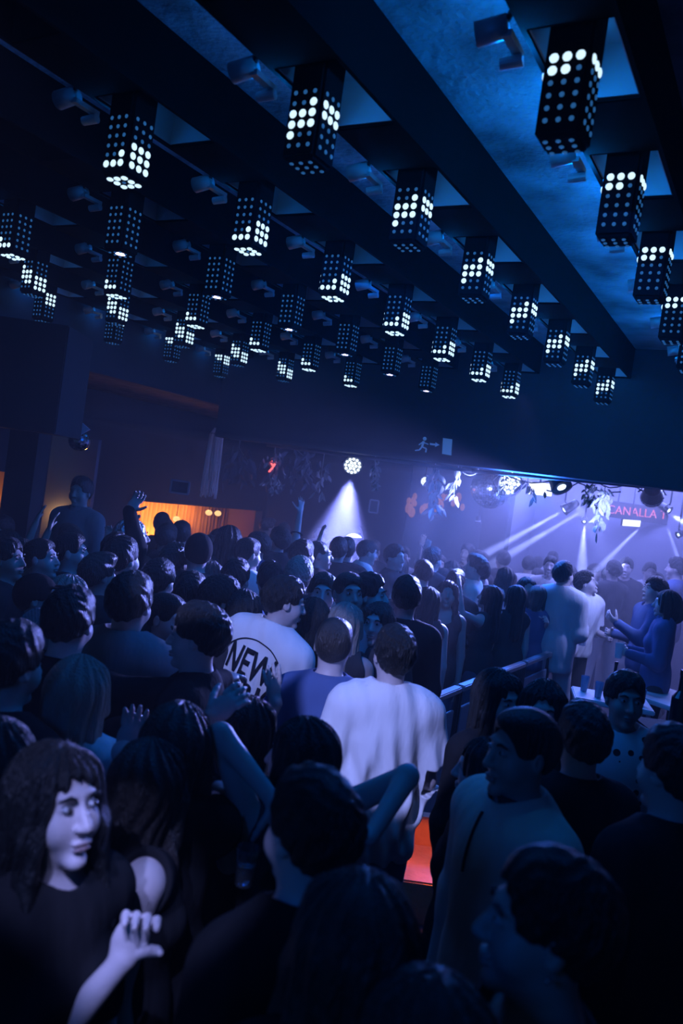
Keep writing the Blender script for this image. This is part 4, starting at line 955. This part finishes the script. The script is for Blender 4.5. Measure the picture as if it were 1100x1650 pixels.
#  --- middle of the crowd, left to right
rows = [
 (272, 960, 3.9, 'm', 'fade', 'black', 'long', 'black', -100, 'dark-bearded man in black facing right between the grey tee and the fringe profile'),
 (75, 872, 5.0, 'm', 'fade', 'black', 'long', 'dark', -95, 'man in profile facing right, the topmost lit face at the far left'),
 (20, 872, 4.8, 'm', 'short', 'black', 'long', 'dark', -88, 'shadowed man in profile at the left edge behind the topmost lit face'),
 (72, 930, 4.0, 'm', 'cap', 'black', 'long', 'black', -85, 'man in a cap looking right, below the topmost lit face at left'),
 (122, 862, 5.2, 'm', 'fade', 'black', 'long', 'dark', -75, 'short-haired man in the left group, his cheek catching the light'),
 (166, 896, 4.7, 'm', 'quiff', 'brown', 'tee', 'dark', -50, 'man with swept brown hair edged by light, left of the tall beaded head'),
 (120, 930, 4.2, 'f', 'straight', 'blond', 'long', 'dark', -40, 'fair-haired woman at left, her hair catching the light'),
 (262, 906, 4.9, 'm', 'curly', 'black', 'tee', 'dark', -35, 'man with thick curly dark hair edged by light'),
 (288, 880, 5.6, 'm', 'curly', 'brown', 'tee', 'dark', -30, 'curly brown head just behind the thick curly dark one'),
 (312, 926, 4.5, 'm', 'short', 'black', 'tee', 'dark', -25, 'dark round head right of the curly one in the left group'),
 (362, 934, 4.4, 'm', 'curly', 'black', 'long', 'dark', -70, 'curly dark head in front of the white tee in the left centre'),
 (384, 904, 5.2, 'm', 'short', 'black', 'tee', 'blue', -30, 'short dark head right in front of the standing white tee man'),
 (396, 953, 4.3, 'f', 'bob', 'black', 'tee', 'black', -10, 'smooth black bob directly left of the lettered white tee'),
 (402, 868, 6.3, 'm', 'fade', 'black', 'tee', 'white', -40, 'man with face turned in a white tee standing in the left centre'),
 (438, 908, 5.4, 'm', 'short', 'black', 'tee', 'dark', 10, 'dark head in the gap above the lettered white tee'),
 (486, 901, 5.6, 'm', 'curly', 'blond', 'tee', 'dark', 0, 'bright curly fair head above the tall lettered tee man'),
 (523, 928, 4.9, 'm', 'short', 'brown', 'tee', 'blue', 178, 'man with light-edged brown hair looking down, right of the lettered tee man'),
 (567, 926, 4.7, 'm', 'fade', 'brown', 'tee', 'white', -150, 'bearded man in white facing the camera and looking right'),
 (602, 928, 4.8, 'm', 'short', 'black', 'tee', 'pale', -110, 'dark-haired man in profile beside the bearded man in white'),
 (520, 873, 6.6, 'm', 'buzz', 'brown', 'tee', 'dark', -80, 'man with shaved hair in clear profile facing right'),
 (492, 872, 6.9, 'm', 'short', 'black', 'tee', 'dark', -60, 'dark-haired man behind the shaved profile'),
 (598, 870, 6.1, 'm', 'fade', 'black', 'tee', 'white', -75, 'man in white bending towards a glowing drink'),
 (548, 868, 7.0, 'm', 'short', 'black', 'tee', 'dark', -20, 'dark head and shoulders just right of the shaved profile'),
 (560, 974, 4.2, 'f', 'straight', 'blond', 'tank', 'dark', -20, 'fair long-haired woman seen from behind above the dark polo'),
 (612, 974, 4.3, 'f', 'long', 'brown', 'tee', 'dark', 170, 'brown-haired woman below the pair of faces in white'),
 (506, 966, 4.3, 'f', 'long', 'black', 'tee', 'black', 20, 'dark long-haired woman facing away beside the lettered tee man'),
 (658, 932, 4.9, 'm', 'short', 'black', 'long', 'black', 5, 'man in black seen from behind above the plain white tee'),
 (684, 905, 7.6, 'm', 'short', 'black', 'long', 'dark', 20, 'dark man in the centre behind the man in black'),
 (692, 948, 6.4, 'f', 'straight', 'black', 'tank', 'dark', -10, 'black-haired woman from behind, left of the one with glasses'),
 (723, 938, 6.9, 'f', 'long', 'black', 'tank', 'dark', 170, 'smiling woman with glasses facing the camera'),
 (766, 896, 8.0, 'm', 'quiff', 'black', 'shirt', 'white', 80, 'man in a white shirt facing left with sharp profile'),
 (788, 944, 7.5, 'f', 'straight', 'black', 'tank', 'dark', 60, 'long dark-haired woman with an arm stretched out left'),
 (738, 920, 7.6, 'm', 'short', 'black', 'tee', 'dark', -30, 'dark head between the woman with glasses and the white-shirted profile'),
 (832, 944, 7.8, 'f', 'straight', 'black', 'tank', 'dark', 15, 'woman with straight dark hair facing away, second to the right of the glasses'),
 (851, 932, 8.4, 'f', 'long', 'black', 'tank', 'dark', -170, 'woman facing the camera between dark-haired women right of centre'),
 (868, 944, 8.3, 'f', 'bob', 'brown', 'tank', 'blue', -20, 'woman with light brown bob and open-backed dress near the man in the open shirt'),
 (888, 898, 10.2, 'm', 'short', 'black', 'shirt', 'pale', 160, 'smiling man facing the camera left of the man in the open shirt'),
 (815, 915, 9.0, 'f', 'long', 'brown', 'tee', 'pale', 30, 'light-haired woman behind the white-shirted profile'),
 (560, 868, 8.0, 'm', 'short', 'black', 'tee', 'dark', 0, 'small dark head behind the shaved profile to the right'),
 (338, 864, 6.4, 'f', 'long', 'black', 'tee', 'dark', 150, 'long-haired woman in shadow below the flat brimmed hat'),
 (328, 826, 5.5, 'm', 'cap', 'black', 'long', 'dark', 10, 'tall person in a broad dark cap before the golden curtain'),
 (270, 846, 7.0, 'm', 'short', 'black', 'tee', 'dark', -10, 'left of the two dark heads against the golden curtain'),
 (294, 842, 7.4, 'm', 'short', 'black', 'tee', 'dark', 0, 'right of the two dark heads against the golden curtain'),
 (372, 836, 6.9, 'f', 'long', 'black', 'tee', 'dark', 20, 'long-haired person right of the broad cap'),
 (224, 822, 6.0, 'f', 'bob', 'silver', 'long', 'pale', -70, 'person with a glittering silver beaded headdress at the left of the golden curtain'),
 (205, 868, 4.9, 'm', 'short', 'black', 'long', 'dark', -30, 'dark tall man in front of the beaded headdress'),
 (450, 852, 7.8, 'm', 'curly', 'black', 'tee', 'dark', 40, 'curly round head left of the raised hand in the haze'),
 (345, 905, 5.6, 'f', 'long', 'brown', 'tank', 'pale', -60, 'woman with bare lit shoulder left of the standing white tee'),
 (640, 880, 7.5, 'm', 'short', 'black', 'tee', 'dark', -120, 'dark head right of the man bending to his drink'),
 (700, 884, 7.7, 'm', 'short', 'black', 'shirt', 'dark', -50, 'man in the shadow below the dark booth wall'),
]
armset = ['down', 'down', 'pocket', 'down', 'hold', 'down', 'drink']
for i, (px, py, Y, sx, ha, hc_, tp, tc_, yw, lb) in enumerate(rows):
    kw = dict(arms=(armset[i % 7], armset[(i*3+2) % 7]))
    if 'stretched out' in lb: kw['arms'] = ('down', 'wave')
    if 'glowing drink' in lb: kw.update(arms=('drink', 'drink'), lean=(14, 0), head=(0, 12, 0))
    if 'curly round head left of the raised' in lb: kw['arms'] = ('high', 'down')
    P(px, py, Y, yw, lb, sex=sx, hair=ha, hc=hc_, top=tp, tc=tc_, cut=.3 if Y < 6 else 0, skin=i % 3 == 2, loose=.012 if tp == 'tee' else 0, hero=(abs(yw) > 60 and Y < 6.8), head=kw.pop('head', ((i*37) % 24-12, (i*13) % 14-2, 0)), **kw)
#  --- the group standing in the open at the right, full length
stand = [
 (912, 907, 8.3, -38, 'man in an open pale shirt and light trousers holding a bottle at right', dict(top='shirt', tc='pale', bot='jeans', hair='short', arms=('hold', 'hold'), loose=.02, hem=.74, legs='walk', hero=True, head=(-14, 12, 0), fold=.003)),
 (956, 922, 8.9, -150, 'curly-haired man in a white tee bowing his head beside the open shirt man', dict(tc='white', hair='curly', arms=('down', 'hold'), head=(30, 32, 0), lean=(10, 0), bot='dark', loose=.015, fold=.008)),
 (1054, 932, 8.4, 95, 'man in a dark sweater facing left with hand outstretched', dict(top='long', tc='blue', hair='curly', bot='dark', arms=('hold', 'phone'), hero=True, head=(0, 10, 0))),
 (1076, 953, 7.6, 72, 'long-haired person in a light-edged shirt holding a cup at the right', dict(sex='f', top='shirt', tc='blue', hair='bob', bot='dark', arms=('hold', 'hold'))),
 (1010, 900, 11.0, 160, 'man behind the open group in dark top and light jeans', dict(top='long', tc='dark', bot='jeans')),
 (990, 905, 10.6, 20, 'man in dark clothes right of the bowing white tee', dict(top='long', tc='dark', bot='jeans', legs='wide')),
 (1092, 900, 10.5, 60, 'person at the right edge behind the long-haired one', dict(top='long', tc='blue', bot='dark')),
 (1048, 908, 11.6, 175, 'man with his hand raised to his mouth in the haze at right', dict(top='shirt', tc='pale', arms=('drink', 'down'))),
]
for px, py, Y, yw, lb, kw in stand: P(px, py, Y, yw, lb, res=(.008, .016), H=at(px, py, Y).z, **kw)
#  --- performer on the podium at left, and the raised hand
pod = at(128, 770, 6.6)
o = P(134, 764, 6.6, 165, 'performer in a grey jacket raised above the crowd at left', top='jacket', tc='grey', hair='short', H=1.75, base=pod.z-1.75, skin=1)
b = B(); b.box((pod.x, pod.y, (pod.z-1.75)/2), (1.0, .9, pod.z-1.75), None, .01); tag(b.build('podium', black_paint), 'black podium under the raised performer in the jacket', 'podium')
P(190, 862, 5.6, -20, 'dark figure at left raising one hand above the beaded headdress', top='long', tc='black', hair='short', cut=.3, ik={0: (at(208, 812, 5.5), (.6, 0, -1), (0, -1, 0), .4, (.5, 0, 1))})
#  --- far crowd in the haze: individual copies of a few figures
VAR = []
for i, (sx, ha, hc_, tp, ar) in enumerate([('m', 'short', 'black', 'tee', ('down', 'down')), ('f', 'long', 'brown', 'tank', ('down', 'hold')), ('m', 'curly', 'black', 'long', ('hold', 'down')),
    ('f', 'straight', 'black', 'tee', ('hold', 'down')), ('m', 'quiff', 'brown', 'shirt', ('down', 'drink')), ('f', 'bob', 'brown', 'tank', ('up', 'down')), ('m', 'fade', 'black', 'tee', ('pocket', 'hold')), ('f', 'bun', 'black', 'tank', ('down', 'phone'))]):
    parts = human(dict(sex=sx, hair=ha, top=tp, arms=ar, hf=.011, hc=.024)); parts['topname'] = 't_shirt' if tp == 'tee' else 'shirt'
    VAR.append((sx, ha, parts, hc_))
used = [Vector((o.location.x, o.location.y)) for o, _, _ in PEOPLE]
rnd = random.Random(41); n = 0
zones = [  # px range, head-top y range, distance range, how many, where
 (785, 1095, 11.2, 15.8, 34, 'in the haze under the red lettered sign', 'distant dancers in the haze under the red sign'),
 (640, 790, 8.2, 11.3, 20, 'in the shade below the dark booth wall', 'distant dancers below the booth wall'),
 (425, 640, 8.0, 11.4, 20, 'in the blue haze before the pale curtain', 'distant dancers before the pale curtain'),
 (250, 430, 7.6, 9.4, 10, 'in the dark before the golden bar curtain', 'distant dancers before the golden curtain'),
 (0, 240, 5.6, 7.2, 8, 'in the shadow by the mirrored column', 'shadowed guests by the mirrored column'),
]
hn = {'short': 'short dark hair', 'long': 'long hair', 'curly': 'curly hair', 'straight': 'straight long hair', 'quiff': 'swept-up hair', 'bob': 'bobbed hair and raised arm', 'fade': 'cropped hair', 'bun': 'a topknot'}
first = {}
for x0, x1, y0, y1, cnt, where, grp in zones:
    k = 0; tries = 0
    while k < cnt and tries < 600:
        tries += 1; Y = rnd.uniform(y0, y1); px = rnd.uniform(x0, x1); q = at(px, 860, Y); p2 = Vector((q.x, q.y))
        if any((p2-u).length < .42 for u in used): continue
        uu, vv = q.x*G2.x+q.y*G2.y, q.x*G1.x+q.y*G1.y
        if vv > 13.1 or uu < -7.9 or (vv > 11.8 and uu < -3.4): continue
        if uu < -7.2 and vv < 9: continue
        if 11.1 < Y < 12.9 and 620 < px < 810: continue
        vi = rnd.randrange(len(VAR)); sx, ha, parts, hc_ = VAR[vi]; H = rnd.uniform(1.68, 1.86) if sx == 'm' else rnd.uniform(1.58, 1.7)
        yw = rnd.choice([0, 0, 30, -30, 60, -60, 100, -100, 150, 180])+rnd.uniform(-15, 15)
        lb = '%s with %s %s' % ('man' if sx == 'm' else 'woman', hn[ha], where)
        tcn = rnd.choice(['dark', 'dark', 'black', 'blue', 'grey', 'pale', 'white'])
        key = (vi, tcn)
        if key not in first:
            PP = parts if vi not in [a for a, _ in first] else {a: (b_.copy() if isinstance(b_, bpy.types.Mesh) else b_) for a, b_ in parts.items()}
            if PP is not parts:
                for b_ in PP.values():
                    if isinstance(b_, bpy.types.Mesh): b_.materials.clear()
            o = figure('person', PP, (q.x, q.y, 0), yw, H, (SKIN[n % 2], HAIRM[hc_], CL[tcn], CL['denim' if n % 2 else 'dark'], leather, None), lb, grp); first[key] = o
        else:
            o = copy_tree(first[key]); o.location = (q.x, q.y, 0); o.rotation_euler = (0, 0, R_(yw)); s = H/1.75; o.scale = (s, s, s)
        o['label'] = lb; o['group'] = grp+', '+hn[ha]; used.append(p2); k += 1; n += 1

# ------------------------------------------------------------------ print on the lettered tee: ring and words laid on the cloth
def shirt_of(o): return [c for c in o.children if c.name.startswith(('t_shirt', 'shirt', 'tank', 'zip'))][0]
bpy.context.view_layer.update()
tee = shirt_of(ny); bvh = BVHTree.FromPolygons([v.co for v in tee.data.vertices], [list(p.vertices) for p in tee.data.polygons])
T2 = Matrix(rotm(-6, 14, 0).tolist())
def lay(x, z):
    """point on the back of the shirt, torso coordinates"""
    q = T2 @ Vector((x, -.35, z-.95))+Vector((0, 0, .95)); d = T2 @ Vector((0, 1, 0)); h = bvh.ray_cast(q, d, .6)
    return (h[0]+h[1]*.006) if h[0] is not None else q+d*.22
ink = mat('print_ink', (0.008, 0.008, 0.012), .8)
def lay_mesh(me, name):
    for v in me.vertices: v.co = lay(v.co.x, v.co.y)
    x = link(name, me, ink, tee); x.modifiers.new('s', 'SOLIDIFY').thickness = .001; return x
def sub_text(s, w, h, cx, cz):
    me = text_mesh(s, 1.0, 1.0, .02); xs = [v.co.x for v in me.vertices]; ys = [v.co.y for v in me.vertices]
    kx = w/(max(xs)-min(xs)); ky = h/(max(ys)-min(ys)); mx_, my_ = (max(xs)+min(xs))/2, (max(ys)+min(ys))/2
    for v in me.vertices: v.co = ((v.co.x-mx_)*kx+cx, (v.co.y-my_)*ky+cz, 0)
    bm = bmesh.new(); bm.from_mesh(me); bmesh.ops.triangulate(bm, faces=bm.faces[:])
    for _ in range(2): bmesh.ops.subdivide_edges(bm, edges=[e for e in bm.edges if e.calc_length() > .02], cuts=1); bmesh.ops.triangulate(bm, faces=[f for f in bm.faces if len(f.verts) > 4])
    bm.to_mesh(me); bm.free(); return me
lay_mesh(sub_text('NEW', .25, .135, .0, 1.32), 'printed_word')
lay_mesh(sub_text('YORK', .30, .15, .0, 1.165), 'printed_word')
bm = bmesh.new(); pv = None
for i in range(41):
    a = math.pi*(-.12+1.24*i/40); a_ = [bm.verts.new((r*math.cos(a), 1.26+r*1.0*math.sin(a), 0)) for r in (.172, .178)]
    if pv: bm.faces.new((pv[0], pv[1], a_[1], a_[0]))
    pv = a_
me = bpy.data.meshes.new('ring'); bm.to_mesh(me); bm.free(); lay_mesh(me, 'printed_arc')
# earring of the front man, cord on the sweater
Hh = Matrix(PEOPLE[[p[0] for p in PEOPLE].index(front)][1]['_Hh'].tolist())
prt = PEOPLE[[p[0] for p in PEOPLE].index(front)][1]; c = (Vector(prt['_hd'][0])+Vector(prt['_hd'][1]))/2
for s in (-1, 1):
    b = B(); b.sph(c+Hh @ Vector((s*.087, -.082, -.047)), .0055, 10); b.build('earring', steel, front, True)
prt = PEOPLE[[p[0] for p in PEOPLE].index(zipm)][1]; sw = shirt_of(zipm)
bz = BVHTree.FromPolygons([v.co for v in sw.data.vertices], [list(p.vertices) for p in sw.data.polygons]); pts = []
for i in range(8):
    h = bz.ray_cast(Vector((0, .45, 1.47-.024*i)), Vector((0, -1, 0)), .6)
    if h[0] is not None: pts.append(h[0]+Vector((0, .003, 0)))
if len(pts) > 2: b = B(); b.tube(pts, .005, 6); b.build('zip', black_metal, sw)
# handrail bottle of the open shirt man, cups
bs_ = [p for p in PEOPLE if 'open pale shirt' in p[0]['label']][0]
def wrist(entry, side, ext=.09):
    o, prt, H = entry; a = prt['_arms'][side]; return o.matrix_world @ Vector(a[2]+a[4]*ext)
w = wrist(bs_, 0); bottle((w.x, w.y, w.z-.20), .30, .036, glassy, 'clear bottle held in the hand of the man in the open shirt', None)
cupw = mat('cup_white', (.8, .8, .82), .4)
e = [p for p in PEOPLE if 'holding a cup' in p[0]['label']][0]; w = wrist(e, 1); glass((w.x, w.y, w.z-.07), .14, .042, 'white cup held by the long-haired person at the right', None, cupw)
e = [p for p in PEOPLE if 'glowing drink' in p[0]['label']][0]; w = wrist(e, 0); glass((w.x, w.y, w.z-.05), .12, .035, 'glowing pale drink held by the bending man in white', None, emis('drink_glow', (.5, .9, 1), .8))
# tall tumbler catching light at lower centre-left
g = at(392, 1425, 2.1); glass((g.x, g.y, g.z), .10, .03, 'glass glinting in the dark below the pointing hand', None, mat('glass_clear', (.8, .9, 1), .03, trans=.95, spec=1))
# ------------------------------------------------------------------ haze in the room
def haze(name, u0, u1, v0, v1, z0, z1, dens, col, label, g=.3):
    b = B(); gbox(b, u0, u1, v0, v1, z0, z1)
    m = bpy.data.materials.new(name); m.use_nodes = True; nt = m.node_tree; nt.nodes.remove(nt.nodes['Principled BSDF'])
    vs = nt.nodes.new('ShaderNodeVolumeScatter'); vs.inputs['Color'].default_value = (*col, 1); vs.inputs['Density'].default_value = dens; vs.inputs['Anisotropy'].default_value = g
    nt.links.new(vs.outputs[0], nt.nodes['Material Output'].inputs['Volume'])
    o = b.build(name, m); tag(o, label, 'haze', None, 'stuff'); return o
haze('haze', -3.8, 3.1, 8.7, 13.55, .02, 3.33, .06, (.95, .95, 1), 'bright haze over the far dance floor')
haze('haze', -8.2, -3.0, 7.0, 12.1, .02, 2.77, .05, (.95, .95, 1), 'blue haze before the bar and the pale curtain')
haze('haze', -6.5, 3.1, -1.5, 8.25, .02, 3.5, .007, (.9, .92, 1), 'thin haze over the middle of the crowd')  # reaches past the camera; near part added to lift the dark tones
